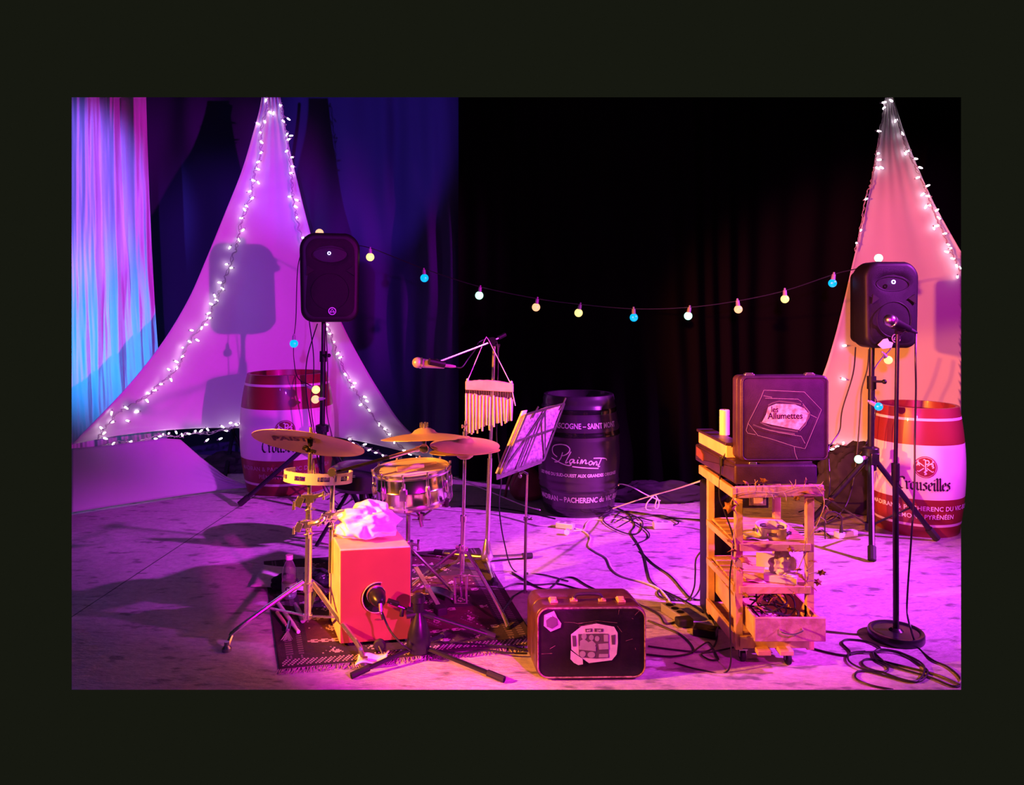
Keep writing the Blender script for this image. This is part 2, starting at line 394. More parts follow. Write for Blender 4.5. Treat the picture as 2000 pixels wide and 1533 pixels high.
# black backdrop, hung in soft folds along a curved rail
path = smoothpath([(-5.2, 7.6, 0), (-3.2, 7.45, 0), (-1.4, 7.2, 0), (-.45, 6.45, 0), (.3, 6.2, 0), (1.3, 5.95, 0), (2.0, 6.35, 0), (3.2, 6.6, 0), (4.6, 6.7, 0)], 30)
def bk(u, v):
    i = u*(len(path)-1); k = min(int(i), len(path)-2); p = path[k].lerp(path[k+1], i-k)
    wv = .028*math.sin(u*190+2.2*math.sin(v*2.2+u*9))+.022*math.sin(u*67+v*1.5)+.05*noise.noise(V((u*9, v*1.8, 3)))
    z = v*3.6
    return V((p.x, p.y+wv*(1-.35*v)+.03*noise.noise(V((u*30, v*6, 1))), z+.004))
mb = MB(); mb.grid(lambda u, v: bk(.375+.625*u, v), 400, 50); o = mb.build('backdrop_curtain', 'velvet', clip=CROP, fix=False, sharp=80)
tag(o, 'tall black cloth backdrop hanging across the rear behind the coloured globe bulbs', 'curtain')
def bk2(u, v):
    p = bk(.385*u, v); q = .10*noise.noise(V((u*5, v*1.2, 8)))+.035*noise.noise(V((u*16+v*3, v*4, 2)))+.02*math.sin(u*70+v*6+3*noise.noise(V((u*6, v*3, 0))))
    return V((p.x, p.y+.10+q, p.z))
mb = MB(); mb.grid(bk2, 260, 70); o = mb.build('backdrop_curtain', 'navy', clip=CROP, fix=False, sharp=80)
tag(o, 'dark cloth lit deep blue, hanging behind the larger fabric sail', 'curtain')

# white hanging drape at the far side
def dr(u, v):
    t = 1-v                                    # 1 at the bottom
    xr = [285, 288, 292, 297, 303, 311, 322, 336]
    q = t*7; k = min(int(q), 6); right = xr[k]+(xr[k+1]-xr[k])*(q-k)
    px = 60+u*(right-60); py = 170+t*760
    fold = math.sin(u*25+1.2*math.sin(u*9)-.3*t)*(.06*max(0, 1-t*.95))+.012*math.sin(u*75+t*5)*(1-.5*t)
    fold += .035*noise.noise(V((u*12, t*3.5, 7)))+.02*noise.noise(V((u*40, t*8, 2)))
    return P(px, py, 6.55+fold)
mb = MB(); mb.grid(dr, 240, 90); o = mb.build('hanging_drape', 'drape', clip=CROP, fix=False, sharp=80)
tag(o, 'pale hanging drape lit cyan and violet beside the larger fabric sail', 'drape')

# stretched sails
class Sail:
    def __init__(s, Lp, Rp, sag, depth, n=70, wr=.012):
        s.L, s.Rr, s.sag, s.depth, s.n, s.wr = [V((a, b, 0)) for a, b in Lp], [V((a, b, 0)) for a, b in Rp], sag, depth, n, wr
        s.L = smoothpath(s.L, 6); s.Rr = smoothpath(s.Rr, 6)
        s.pts = []
    def edge(s, E, t):
        i = t*(len(E)-1); k = min(int(i), len(E)-2); return E[k].lerp(E[k+1], i-k)
    def pix(s, a, t):
        p = s.edge(s.L, t).lerp(s.edge(s.Rr, t), a); p = p+V((0, s.sag*t**3*4*a*(1-a), 0)); return p
    def pt(s, a, v):
        t = 1-v; p = s.pix(a, t); D = s.depth(a, t)
        # creases running out from the corners
        ca = s.wr*math.exp(-t*7)*math.sin(a*34)*1.6
        cl = s.wr*max(0, 1-abs(t-1)*6)*max(0, 1-a*4)*math.sin(t*150)
        cr = s.wr*max(0, 1-abs(t-1)*6)*max(0, 1-(1-a)*4)*math.sin(t*150)
        hem = .012*(math.exp(-a*60)+math.exp(-(1-a)*60))
        D = D+ca+cl+cr-hem+.01*noise.noise(V((a*4, t*4, 5)))
        q = P(p.x, p.y, D); s.pts.append((p.x, p.y, D)); return q
    def D(s, px, py):
        return min(s.pts, key=lambda q: (q[0]-px)**2+(q[1]-py)**2)[2]
    def build(s, label, clip):
        mb = MB(); mb.grid(s.pt, s.n, s.n+30)
        o = mb.build('fabric_sail', 'lycra', clip=clip, fix=False, sharp=80, solid=.004)
        return tag(o, label, 'fabric sail')
sailL = Sail([(513, 176), (508, 210), (494, 262), (472, 335), (440, 415), (402, 508), (368, 585), (322, 662), (268, 733), (212, 795), (140, 868)],
             [(545, 176), (552, 220), (563, 280), (580, 352), (602, 440), (632, 545), (668, 632), (703, 700), (745, 770), (795, 838), (890, 912)],
             -52, lambda a, t: 6.75*(1-t**2)+t**2*(5.5+1.25*(1-(1-a)**3)))
sailL.build('tall white stretched fabric sail behind the drum kit, edged with fairy lights', CROP)
sailR = Sail([(1731, 176), (1726, 215), (1716, 270), (1706, 330), (1694, 395), (1680, 455), (1664, 520), (1648, 590), (1628, 668), (1602, 745), (1545, 862)],
             [(1742, 176), (1752, 215), (1770, 270), (1796, 335), (1826, 400), (1862, 465), (1900, 530), (1950, 610), (2010, 700), (2080, 790), (2180, 880)],
             8, lambda a, t: 5.85-.0*a)
sailR.build('narrow pink-lit fabric sail standing behind the speaker near the upright suitcase', CROP)
# low white cloth screen by the floor
top = [(100, 882), (140, 876), (230, 868), (320, 856), (352, 858), (392, 893), (440, 930), (492, 951)]
bot = [(100, 1010), (140, 1003), (220, 990), (300, 978), (360, 969), (410, 962), (450, 957), (494, 953)]
def ls(u, v):
    i = u*7; k = min(int(i), 6); a = V((*top[k], 0)).lerp(V((*top[k+1], 0)), i-k); b = V((*bot[k], 0)).lerp(V((*bot[k+1], 0)), i-k)
    g = G(b.x, b.y, .008); p = b.lerp(a, v)
    D = g.y + .10*v*(1-u)+.02*math.sin(v*3+u*5)*v+.012*math.sin(v*40+u*6)*v*max(0, 1-abs(u-.85)*4)
    return P(p.x, p.y, D)+V((0, 0, .008*(1-v)))
mb = MB(); mb.grid(ls, 80, 24); o = mb.build('ground_cloth', 'lycra', clip=CROP, fix=False, sharp=80, solid=.003)
tag(o, 'low white cloth stretched to the floor beneath the larger fabric sail', 'cloth')
mb = MB()
for a, b in (((455, 845, 6.95), (438, 940, 6.45)), ((455, 845, 6.95), (505, 935, 7.0))):
    mb.tube([P(*a), P(b[0], b[1], b[2])], .016, 8)
mb.tube([P(455, 845, 6.95), P(520, 200, 6.95)], .016, 8)
o = mb.build('sail_pole', 'blackmetal', clip=CROP); tag(o, 'dark pole and legs propping up the larger fabric sail from behind', 'pole')

# ------------------------------------------------------------------ fairy lights
def fairy(name, label, sail, path_px, bulbs, jit=5, every=0, loops=3, wire='twig'):
    t = thing('fairy_light_string', label, 'fairy lights', group=None)
    pp = smoothpath([(a, b, 0) for a, b in path_px], 10)
    c = [P(p.x+random.uniform(-loops, loops), p.y+random.uniform(-loops, loops)*.5, sail.D(p.x, p.y)-.04+random.uniform(-.008, .01)) for p in pp]
    base = c[-1]; t.location = base
    mb = MB(); mb.tube(smoothpath(c, 3), .0032, 5)
    c2 = [P(p.x+random.uniform(-loops, loops)*1.3, p.y+random.uniform(-loops, loops)*.6, sail.D(p.x, p.y)-.045) for p in pp]
    mb.tube(smoothpath(c2, 3), .0028, 5); mb.build('wire', M['fairywire'], t, clip={'R': 1876})
    for (bx, by) in bulbs:
        d = V((random.uniform(-1, 1), random.uniform(-.4, .5), random.uniform(-.6, .4))).normalized()
        p = P(bx, by, sail.D(bx, by)-random.uniform(.03, .045))
        mb = MB(); mb.lathe([(0, -.012), (.006, -.011), (.0075, 0), (.006, .014), (.002, .020), (0, .021)], p, d, 8); b = mb.build('bulb', 'fairy', t)
        mb = MB(); mb.lathe([(0, -.028), (.004, -.027), (.005, -.012), (0, -.0115)], p, d, 6); mb.build('bulb_holder', M['fairywire'], b)
    return t
M['fairywire'] = mat('fairy_light_wire', (.45, .40, .42), .5, var=.1)
LB = [(520, 195), (527, 219), (534, 222), (503, 241), (517, 237), (509, 259), (510, 277), (510, 298), (505, 316), (503, 330), (494, 352), (504, 356), (487, 374), (493, 387), (481, 402), (478, 410), (472, 426), (475, 449), (466, 468), (449, 483), (443, 516), (452, 523), (430, 552), (435, 564), (419, 577), (422, 586), (413, 594), (407, 612), (409, 621), (402, 634), (394, 640), (374, 645), (370, 667), (385, 664), (357, 679), (357, 696), (344, 706), (346, 718), (330, 722), (334, 741), (315, 750), (303, 762), (289, 768), (287, 782), (246, 796), (268, 804), (218, 806), (250, 822), (220, 824), (198, 836), (203, 846), (205, 856)]
fairy('l', 'fairy lights running down the outer slanting edge of the larger fabric sail', sailL, [(524, 195), (512, 250), (508, 300), (496, 345), (490, 385), (472, 430), (462, 480), (444, 530), (425, 580), (405, 620), (370, 670), (345, 720), (310, 752), (285, 775), (240, 800), (205, 835), (190, 860)], LB)
BB = [(182, 886), (179, 892), (196, 880), (209, 874), (222, 866), (248, 868), (256, 862), (278, 864), (283, 868), (305, 857), (319, 848), (312, 852), (330, 846), (344, 844), (356, 850), (368, 847), (381, 842), (393, 841), (405, 838), (434, 833), (442, 841), (404, 860), (430, 857), (450, 826), (461, 829), (470, 827)]
fairy('b', 'tangled fairy lights along the bottom hem of the larger fabric sail', sailL, [(180, 892), (205, 872), (240, 864), (275, 862), (310, 850), (345, 852), (380, 845), (410, 846), (440, 838), (475, 832)], BB, loops=6)
RB = [(548, 205), (563, 232), (553, 236), (561, 262), (568, 265), (564, 272), (560, 295), (571, 307), (572, 325), (569, 338), (566, 384), (580, 391), (577, 403), (580, 425), (592, 464), (594, 478), (640, 634), (638, 642), (645, 652), (652, 668), (665, 698), (660, 690), (674, 731), (683, 742), (692, 748), (688, 756), (712, 775), (716, 783), (705, 790), (720, 800), (741, 828), (752, 838), (760, 848), (770, 862), (790, 880), (800, 887), (815, 895)]
fairy('r', 'fairy lights on the inner edge of the larger sail, passing behind the speaker', sailL, [(549, 200), (556, 240), (563, 290), (568, 340), (572, 380), (580, 430), (592, 475), (615, 560), (640, 635), (655, 680), (680, 740), (705, 780), (735, 820), (765, 855), (800, 885), (845, 903)], RB)
HB = [(682, 858), (690, 866), (700, 872), (712, 868), (722, 878), (735, 884), (748, 890), (762, 893), (846, 898), (860, 904)]
fairy('h', 'short fairy light tangle on the sail hem above the black drum stool', sailL, [(680, 856), (700, 872), (725, 878), (750, 890), (775, 893), (800, 902), (850, 905)], HB, loops=6)
R1 = [(1726, 200), (1727, 210), (1716, 256), (1714, 300), (1718, 312), (1721, 327), (1713, 328), (1691, 389), (1681, 450), (1673, 475), (1650, 675), (1647, 740), (1668, 870)]
fairy('s', 'sparse fairy lights on the left edge of the narrow pink-lit sail', sailR, [(1730, 195), (1720, 250), (1712, 300), (1704, 345), (1691, 390), (1680, 450), (1670, 490)], R1, loops=2)
R2 = [(1741, 197), (1750, 235), (1763, 262), (1773, 295), (1768, 299), (1788, 310), (1797, 327), (1792, 347), (1811, 363), (1803, 379), (1813, 383), (1809, 403), (1816, 401), (1829, 411), (1834, 426), (1831, 441), (1824, 445), (1846, 456), (1852, 477), (1850, 492), (1862, 505), (1856, 485), (1868, 518), (1874, 522), (1870, 540)]
fairy('t', 'dense fairy lights on the right edge of the narrow pink-lit sail', sailR, [(1742, 195), (1754, 240), (1770, 290), (1790, 330), (1810, 375), (1825, 415), (1842, 455), (1860, 495), (1875, 530)], R2, loops=2)
R3 = [(1626, 877), (1634, 872), (1647, 866), (1652, 884), (1660, 876), (1672, 870), (1684, 869), (1692, 875)]
fairy('u', 'fairy lights hanging on the bottom hem of the narrow pink-lit sail', sailR, [(1612, 880), (1640, 868), (1665, 874), (1695, 868)], R3, loops=5)

# ================================================================== BARRELS
def barrel(px, pybase, hpx, bellypx, headpx, style, label, rot=0):
    g = G(px, pybase); D = g.y; sc = D/F; h = hpx*sc; rb = bellypx*sc/2; rt = headpx*sc/2
    t = thing('wine_barrel', label, 'barrel', g)
    rad = lambda z: rb-(rb-rt)*(2*z/h-1)**2
    prof, ms = [(0, 0), (rad(0)-.012, 0)], [0]
    zs = [i/48 for i in range(49)]
    if style == 'w':
        bands = [(0, .085, 0), (.085, .105, 1), (.105, .30, 0), (.30, .72, 1), (.72, .905, 0), (.905, .925, 1), (.925, 1.01, 0)]
        zs = sorted(set(zs+[b[0] for b in bands]+[.999]))
    prev = 0
    for k, z in enumerate(zs):
        rr = rad(z*h)
        if style == 'b':
            for a, b in ((.03, .075), (.20, .235), (.255, .29), (.66, .70), (.715, .73), (.86, .90), (.94, 1.0)):
                if a < z <= b: rr += .006
        prof.append((rr, z*h))
    for i in range(1, len(prof)-1):
        zm = (prof[i][1]+prof[i+1][1])/2/h; mi = 0
        if style == 'w':
            for a, b, m_ in bands:
                if a <= zm < b: mi = m_
        else:
            for a, b in ((.03, .075), (.20, .235), (.66, .70), (.86, .90)):
                if a < zm <= b: mi = 1
        ms.append(mi)
    prof += [(rt-.022, h), (rt-.028, h-.05)]; ms += [0, 0]
    mb = MB(); mb.lathe(prof, g, Z, 72, ms); body = mb.build('barrel_body', ['bred', 'bwhite'] if style == 'w' else ['bblack', 'bband'], t, sharp=50)
    mb = MB(); mb.lathe([(0, h-.045), (rt-.026, h-.045), (rt-.026, h-.06), (0, h-.06)], g, Z, 48); mb.build('barrel_head', 'bred' if style == 'w' else 'bblack', t)
    cd = math.atan2(-g.y, -g.x)       # towards the viewer
    def fn(x, y, off=.0035):          # x along the surface from the centre line, y height
        r = rad(y)+off; a = cd+R(rot)+x/rb; return V((g.x+r*math.cos(a), g.y+r*math.sin(a), y))
    return t, fn, h, rb, sc
def crest(mb_r, mb_w, fn, cx, cy, r):
    n = 40
    def ring(mb, r0, r1, off):
        vs = [fn(cx+q*math.cos(2*math.pi*k/n), cy+q*math.sin(2*math.pi*k/n), off) for q in (r0, r1) for k in range(n)]
        mb.add(vs, [(k, (k+1) % n, n+(k+1) % n, n+k) for k in range(n)])
    ring(mb_r, .001, r*.88, .0035); ring(mb_r, r*.93, r, .0035)
    w_ = r*.09; f2 = lambda x, y: fn(cx+x*r, cy+y*r, .0055)
    st = [[(0, -.62), (0, .62)], [(-.55, -.42), (.55, .42)], [(-.55, .42), (.55, -.42)],
          [(0, .62), (.22, .62), (.30, .46), (.2, .3), (.02, .3)], [(-.18, .66), (-.08, .72), (0, .62)],
          [(-.72, .12), (-.60, .40), (-.48, .12)], [(-.66, .22), (-.54, .22)], [(.45, .25), (.62, .3), (.60, .12), (.5, .12)], [(.60, .12), (.7, .0), (.55, -.05)],
          [(0, -.2), (.14, -.3), (-.12, -.45), (.1, -.6), (-.1, -.7)], [(-.55, -.42), (-.68, -.36)], [(.55, -.42), (.68, -.36)], [(-.55, .42), (-.66, .5), (-.56, .6)], [(.55, .42), (.66, .5), (.56, .6)]]
    place(mb_w, pen(st, .085, 3), f2)
def cream_barrel(px, py, hp, bp, hd, label, rot):
    t, fn, h, rb, sc = barrel(px, py, hp, bp, hd, 'w', label, rot)
    a, b, c = MB(), MB(), MB()
    crest(a, b, fn, 0, h*.555, h*.083); place(c, blackletter('Crouseilles', h*.062), fn, 0, h*.375)
    d = MB()
    place(d, font('MADIRAN & PACHERENC DU VIC-BILH', h*.050, .0006, space=1.05), fn, 0, h*.215); place(d, font('PIÉMONT PYRÉNÉEN', h*.050, .0006, space=1.05), fn, 0, h*.150)
    crs = a.build('crest', 'bred', t, fix=False); b.build('crest_monogram', 'inkw', crs, fix=False)
    o = c.build('lettering', 'ink', t, fix=False); o['label'] = 'black gothic lettering Crouseilles'
    o = d.build('lettering', 'inkg' if px < 1000 else 'inkw', t, fix=False); o['label'] = 'small pale capital lettering near the base'
    return t
cream_barrel(562, 951, 224, 178, 150, 'cream and claret wine barrel beside the larger fabric sail, behind the ride cymbal', -3)
cream_barrel(1790, 1029, 240, 168, 146, 'cream and claret wine barrel behind the round-based microphone stand', 10)
t, fn, h, rb, sc = barrel(1130, 994, 226, 160, 132, 'b', 'black wine barrel with white lettering behind the music stand', 3)
lk = lambda: d.build('lettering', 'inkw', t, fix=False)
d = MB()
place(d, font('CÔTES DE GASCOGNE – SAINT MONT', h*.062, .0012, xs=.82), fn, -rb*.22, h*.745); lk(); d = MB()
place(d, font('LES VINS DU SUD-OUEST AUX GRANDES ORIGINES', h*.036, .0011, xs=.92), fn, -.02, h*.350); lk(); d = MB()
place(d, font('MADIRAN – PACHERENC du VIC BILH', h*.062, .0012, xs=.88), fn, 0, h*.135); lk(); d = MB()
zs = 5.11; q = lambda L_: [((x-810)/zs*sc, (840-y)/zs*sc) for x, y in L_]
PS = [[(565, 750), (520, 722), (508, 680), (530, 645), (600, 628), (660, 635), (692, 665), (680, 700), (640, 728), (606, 735)], [(622, 700), (602, 760), (570, 795), (535, 800)],
      [(500, 765), (560, 788), (620, 810), (680, 822), (705, 812), (690, 800)], [(715, 830), (800, 838), (970, 852)], [(704, 690), (668, 760), (650, 800), (678, 788)], [(730, 762), (702, 765), (690, 788), (708, 797), (735, 765), (728, 795), (748, 790)],
      [(770, 762), (760, 795), (776, 790)], [(778, 745), (782, 742)], [(788, 805), (802, 765), (810, 772), (806, 800), (834, 765), (845, 775), (838, 800), (860, 795)],
      [(882, 780), (870, 798), (884, 814), (905, 800), (900, 780), (882, 780)], [(918, 788), (915, 815), (940, 785), (952, 795), (944, 818), (962, 812)], [(1002, 755), (980, 800), (964, 832), (985, 833)], [(918, 752), (980, 755), (1048, 765), (1062, 784)]]
place(d, pen([q(s_) for s_ in PS], h*.0085), fn, .01, h*.43)
d.build('lettering', 'inkw', t, fix=False)

# ================================================================== SPEAKERS AND STANDS
def speaker(px, pyt, pyb, wpx, D, yaw, label, crack=False):
    sc = D/F; h = (pyb-pyt)*sc; w_ = wpx*sc; c = P(px, pyb, D)
    t = thing('loudspeaker', label, 'loudspeaker', c)
    rm = Matrix.Rotation(R(yaw), 3, 'Z'); u = rm @ X; n = rm @ V((0, 1, 0)); fr = c-n*.16
    tilt = lambda q: q
    out = [(x*(1-.06*(1 if y < h*.5 else 0)*((h*.5-y)/(h*.5))), y) for x, y in rrect(w_, h, w_*.24, 8, 0, h/2)]
    out = [(x, y+.02*math.sin((x/w_+.5)*math.pi)) for x, y in out]
    mb = MB(); mb.extr(out, fr, u, Z, n, .17, .028); body = mb.build('cabinet', 'black', t, sharp=40)
    out2 = rrect(w_*.62, h*.86, w_*.12, 6, 0, h*.5)
    mb = MB()
    n0 = len(out2); rg = [[(x*1.45, y*1.04-.01) for x, y in out2], out2]
    mb.add([fr+u*x+Z*y+n*.165 for x, y in rg[0]]+[fr+u*x+Z*y+n*.30 for x, y in rg[1]], [(k, (k+1) % n0, n0+(k+1) % n0, n0+k) for k in range(n0)]+[tuple(n0+k for k in range(n0))])
    mb.build('rear_housing', 'black', t, bevel=.008)
    g_ = [(x*.86, h/2+(y-h/2)*.90) for x, y in out]
    mb = MB()
    def gr(a, b):
        r_ = a; th = b*2*math.pi; m = len(g_); i = (b*m) % m; k = int(i) % m; p = V((*g_[k], 0)).lerp(V((*g_[(k+1) % m], 0)), i-int(i))
        cc = V((0, h/2, 0)); q_ = cc.lerp(p, r_)
        horn = math.exp(-((q_.x/(w_*.30))**2+((q_.y-h*.78)/(h*.10))**2)*1.4)*.030
        cone = .012*math.exp(-(((q_.x)**2+(q_.y-h*.36)**2)/(w_*.36)**2)**3)
        side = .02*(math.exp(-(((abs(q_.x)-w_*.33)/(w_*.09))**2+((q_.y-h*.585)/(h*.05))**2)))
        return fr+u*q_.x+Z*q_.y-n*(.012*(1-r_**8)-horn*1.0-side+cone*.6)+n*.002
    mb.grid(gr, 24, 64); g2 = mb.build('grille', 'grille', body, sharp=60)
    # driver ring relief and horn mouth
    mb = MB(); mb.tube([fr+u*(w_*.31*math.cos(a))+Z*(h*.36+w_*.31*math.sin(a))-n*.017 for a in [2*math.pi*k/40 for k in range(40)]], .002, 6, closed=True)
    mb.tube([fr+u*(w_*.30*math.cos(a))+Z*(h*.77+h*.085*math.sin(a))-n*.004 for a in [2*math.pi*k/40 for k in range(40)]], .0015, 6, closed=True)
    mb.build('driver_surround', 'black', body)
    for sx in (-1, 1):
        mb = MB(); mb.extr([(sx*w_*.40, h*.54), (sx*w_*.26, h*.60), (sx*w_*.38, h*.65)][::sx], fr-n*.018, u, Z, n, .01); mb.build('handle_recess', 'hole', body)
    p = fr+u*(-w_*.02)+Z*(h*.79)-n*.02
    mb = MB(); mb.lathe([(.007, 0), (.013, 0), (.013, .003), (.007, .003), (.007, 0)], p, -n, 20); mb.build('indicator_light', 'led', body)  # small glowing blue ring in front of the horn
    p = fr+u*(w_*.03)+Z*(h*.145)-n*.019
    mb = MB(); mb.lathe([(.022, 0), (.028, 0), (.028, .003), (.022, .003), (.022, 0)], p, -n, 28)
    f2 = planefn(p, u, Z, -n, .002); place(mb, pen([[(-.016, -.008), (0, .016), (.016, -.008)], [(-.014, -.010), (0, -.004), (.014, -.010)]], .005, 1), f2)
    mb.build('badge', 'badge', body, fix=False)
    if crack:
        p = fr+u*(-w_*.15)+Z*(h*.085)-n*.012; mb = MB(); mb.extr([(-.05, -.008), (-.02, -.032), (.035, -.025), (.045, .005), (.02, .012), (.01, .03), (-.015, .025)], p, u, Z, -n, .006); mb.build('peeled_patch', 'candle', body)
    return t
speaker(643, 462, 632, 112, 5.75, 16, 'black loudspeaker on a tripod in front of the larger fabric sail')
speaker(1715, 518, 682, 108, 4.77, 4, 'black loudspeaker with a pale patch, in front of the narrow pink-lit sail', True)
def spk_stand(top, bottom, hub_py, D, feet, label, legr=.017):
    a, b = P(*top, D), P(*bottom, D); hub = a.lerp(b, (hub_py-top[1])/(bottom[1]-top[1])); base = V((b.x, b.y, 0))
    t = thing('speaker_stand', label, 'stand', base)
    mb = MB(); mb.tube([a+Z*.02, a.lerp(hub, .35)], .016, 12); mb.build('inner_pole', 'blackmetal', t)
    mb = MB(); mb.tube([a.lerp(hub, .3), b], .020, 12); mb.build('pole', 'blackmetal', t)
    mb = MB(); mb.lathe([(.02, 0), (.034, 0), (.036, .09), (.05, .09), (.05, .14), (.022, .15)], hub-Z*.08, Z, 16); mb.box(hub+V((.0, -.04, .0)), (.05, .05, .07)); mb.build('hub', 'blackmetal', t, bevel=.004)
    mb = MB(); mb.tube([a.lerp(hub, .3)+V((0, 0, .03)), a.lerp(hub, .3)-V((0, 0, .05))], .027, 12); mb.tube([a.lerp(hub, .3)+V((0, -.02, 0)), a.lerp(hub, .3)+V((.05, -.05, 0))], .008, 8); mb.ball(a.lerp(hub, .3)+V((.055, -.05, 0)), .015, 10); mb.build('clamp_knob', 'black', t)
    mb = MB(); mb.tube([b+Z*.05, b-Z*.0], .03, 12); mb.build('lower_collar', 'blackmetal', t)
    for f in feet:
        ft = G(*f, .02); d = (ft-hub)
        mb = MB(); mb.tube([hub+V((d.x, d.y, 0)).normalized()*.03-Z*.02, ft], legr, 10); lg = mb.build('leg', 'blackmetal', t)
        e = d.normalized(); mb = MB(); mb.tube([ft-e*.07, ft+e*.012], legr*1.35, 10); mb.build('rubber_foot', 'rubber', lg)
        mid = hub.lerp(ft, .62); mb = MB(); mb.bar(b+Z*.03, mid, .018, .006); mb.build('brace', 'blackmetal', t)
    return t
spk_stand((632, 628), (628, 946), 846, 5.75, [(470, 983), (712, 1008), (690, 945)], 'black tripod speaker stand in front of the larger fabric sail')
spk_stand((1703, 680), (1699, 1036), 893, 4.77, [(1703, 1090), (1828, 1050), (1576, 1026)], 'black tripod speaker stand beside the cream barrel and the cart')

# ------------------------------------------------------------------ festoon lights
FB = [(624, 455, 5.8, 'orange'), (723, 502, 5.7, 'yellow'), (829, 543, 5.6, 'blue'), (936, 577, 5.5, 'green'), (1047, 600, 5.4, 'orange'), (1130, 611, 5.32, 'yellow'), (1238, 620, 5.22, 'blue'), (1344, 617, 5.14, 'green'), (1442, 604, 5.05, 'orange'), (1533, 584, 4.97, 'yellow'), (1626, 553, 4.9, 'blue'), (1716, 504, 4.82, 'green')]
t = thing('festoon_light_string', 'string of coloured globe bulbs strung between the two loudspeakers', 'string lights', P(1130, 600, 5.3))
mb = MB(); wire = [P(598, 470, 5.82), P(624, 468, 5.80), P(680, 478, 5.75)]
wire += [P(a+2, b-(17 if i else 0), D) for i, (a, b, D, c) in enumerate(FB) if i not in (0, 11)]+[P(1664, 527, 4.86), P(1716, 516, 4.80)]
mb.tube(smoothpath(wire, 8), .0035, 6)
down = [P(1716, 516, 4.80), P(1762, 560, 5.0), P(1756, 640, 5.0), P(1740, 680, 4.95), P(1722, 700, 4.9), P(1706, 725, 4.85), P(1700, 760, 4.85), P(1712, 785, 4.82), P(1705, 830, 4.84), P(1690, 870, 4.8), P(1680, 888, 4.8)]
mb.tube(smoothpath(down, 8), .0035, 6)
dl = [P(598, 470, 5.82), P(582, 520, 5.95), P(578, 620, 5.85), P(574, 662, 5.85), P(574, 700, 5.85), P(582, 738, 5.8), P(610, 755, 5.7), P(617, 770, 5.68), P(622, 778, 5.68)]
mb.tube(smoothpath(dl, 8), .0035, 6); mb.build('cable', 'cable', t)
XB = [(574, 671, 5.84, 'blue', (0, 0, -1)), (617, 761, 5.66, 'yellow', (1, 0, -.4)), (616, 780, 5.66, 'orange', (-1, 0, -.1)), (1735, 703, 4.92, 'yellow', (.6, 0, -.7)), (1716, 794, 4.7, 'blue', (.5, -.3, -.3)), (1677, 897, 4.72, 'green', (-.8, -.3, -.1))]
for i, (a, b, D, c, *d) in enumerate(FB+XB):
    d = V(d[0]).normalized() if d else (Z.copy() if i in (0, 11) else V((random.uniform(-.2, .1), 0, -1)).normalized())
    r = 8.0*D/F; p = P(a, b, D); mb = MB(); mb.ball(p, r, 20); o = mb.build('bulb', 'bulb_'+c, t); o['label'] = 'glowing '+c+' globe bulb'
    s0 = p-d*(r*.85); mb = MB(); mb.lathe([(0, -.05), (.006, -.048), (.007, -.036), (.012, -.034), (.014, 0), (.010, .004), (0, .004)], s0, d, 12); mb.build('socket', M['grey'], o)

# ================================================================== DRUM KIT
def cymbal(c, dia, tilt, label, name='cymbal', bell=.055, bow=.035, text=False, flip=1):
    """tilt: axis vector"""
    ax = V(tilt).normalized(); r = dia/2; t = thing(name, label, 'cymbal', c)
    prof = [(.006, bow+.022*flip)]
    top = [(.006, bow+.024), (bell*.5, bow+.021), (bell*.85, bow+.011), (bell, bow+.001)]
    for k in range(1, 15):
        q = bell+(r-bell)*k/14; top.append((q, bow*(1-(q/r)**1.8)+.0))
    bott = [(q, z-.0018) for q, z in top[::-1]]
    mb = MB(); mb.lathe(top+bott, c, ax, 72); o = mb.build('cymbal_plate', 'brass', t, sharp=60)
    if text:
        u = ax.orthogonal(); u = (X-ax*X.dot(ax)).normalized(); v = ax.cross(u)
        f = lambda x, y: V(c)+u*x+v*(-y)+ax*(bow*(1-((x*x+y*y)**.5/r)**1.8)-.0045)
        m2 = MB(); place(m2, font('PAISTE', .105, .004, shear=.25, xs=.62), lambda x, y: f(x-.075, y-.03)); m2.build('lettering', 'inkc', t, fix=False)
    return t
# heavy chrome cymbal stand
DS = 3.45
base = V((P(602, 1230, DS).x, DS, 0))
cs = thing('cymbal_stand', 'chrome cymbal stand with clamps and side boom in front of the cajon', 'cymbal stand', base)
ptop = P(607, 848, DS); pb = P(601, 1206, DS)
mb = MB(); mb.tube([ptop, P(605, 905, DS)], .0045, 8); mb.tube([P(607, 846, DS), P(607, 834, DS)], .007, 8); mb.build('cymbal_rod', 'chrome', cs)
mb = MB(); mb.lathe([(.0, -.03), (.010, -.03), (.014, .0), (.010, .005), (0, .005)], P(606, 858, DS), Z, 12); mb.tube([P(606, 858, DS), P(606, 872, DS)], [.013, .008], 10); mb.build('felt_sleeve', 'black', cs)
mb = MB(); mb.tube([P(606, 885, DS), P(604, 985, DS)], .0105, 12); mb.build('upper_tube', 'chrome', cs)
mb = MB(); mb.tube([P(604, 975, DS), pb], .0155, 14); mb.build('lower_tube', 'chrome', cs)
mb = MB(); mb.tube([P(604, 880, DS)+V((-.03, 0, .012)), P(604, 880, DS)+V((.03, 0, -.006))], .007, 8); mb.ball(P(597, 872, DS), .012, 8, (1, .6, .5)); mb.ball(P(601, 878, DS), .013, 8); mb.ball(P(609, 884, DS), .010, 8, (.6, .6, 1.2)); mb.build('tilter', 'black', cs)
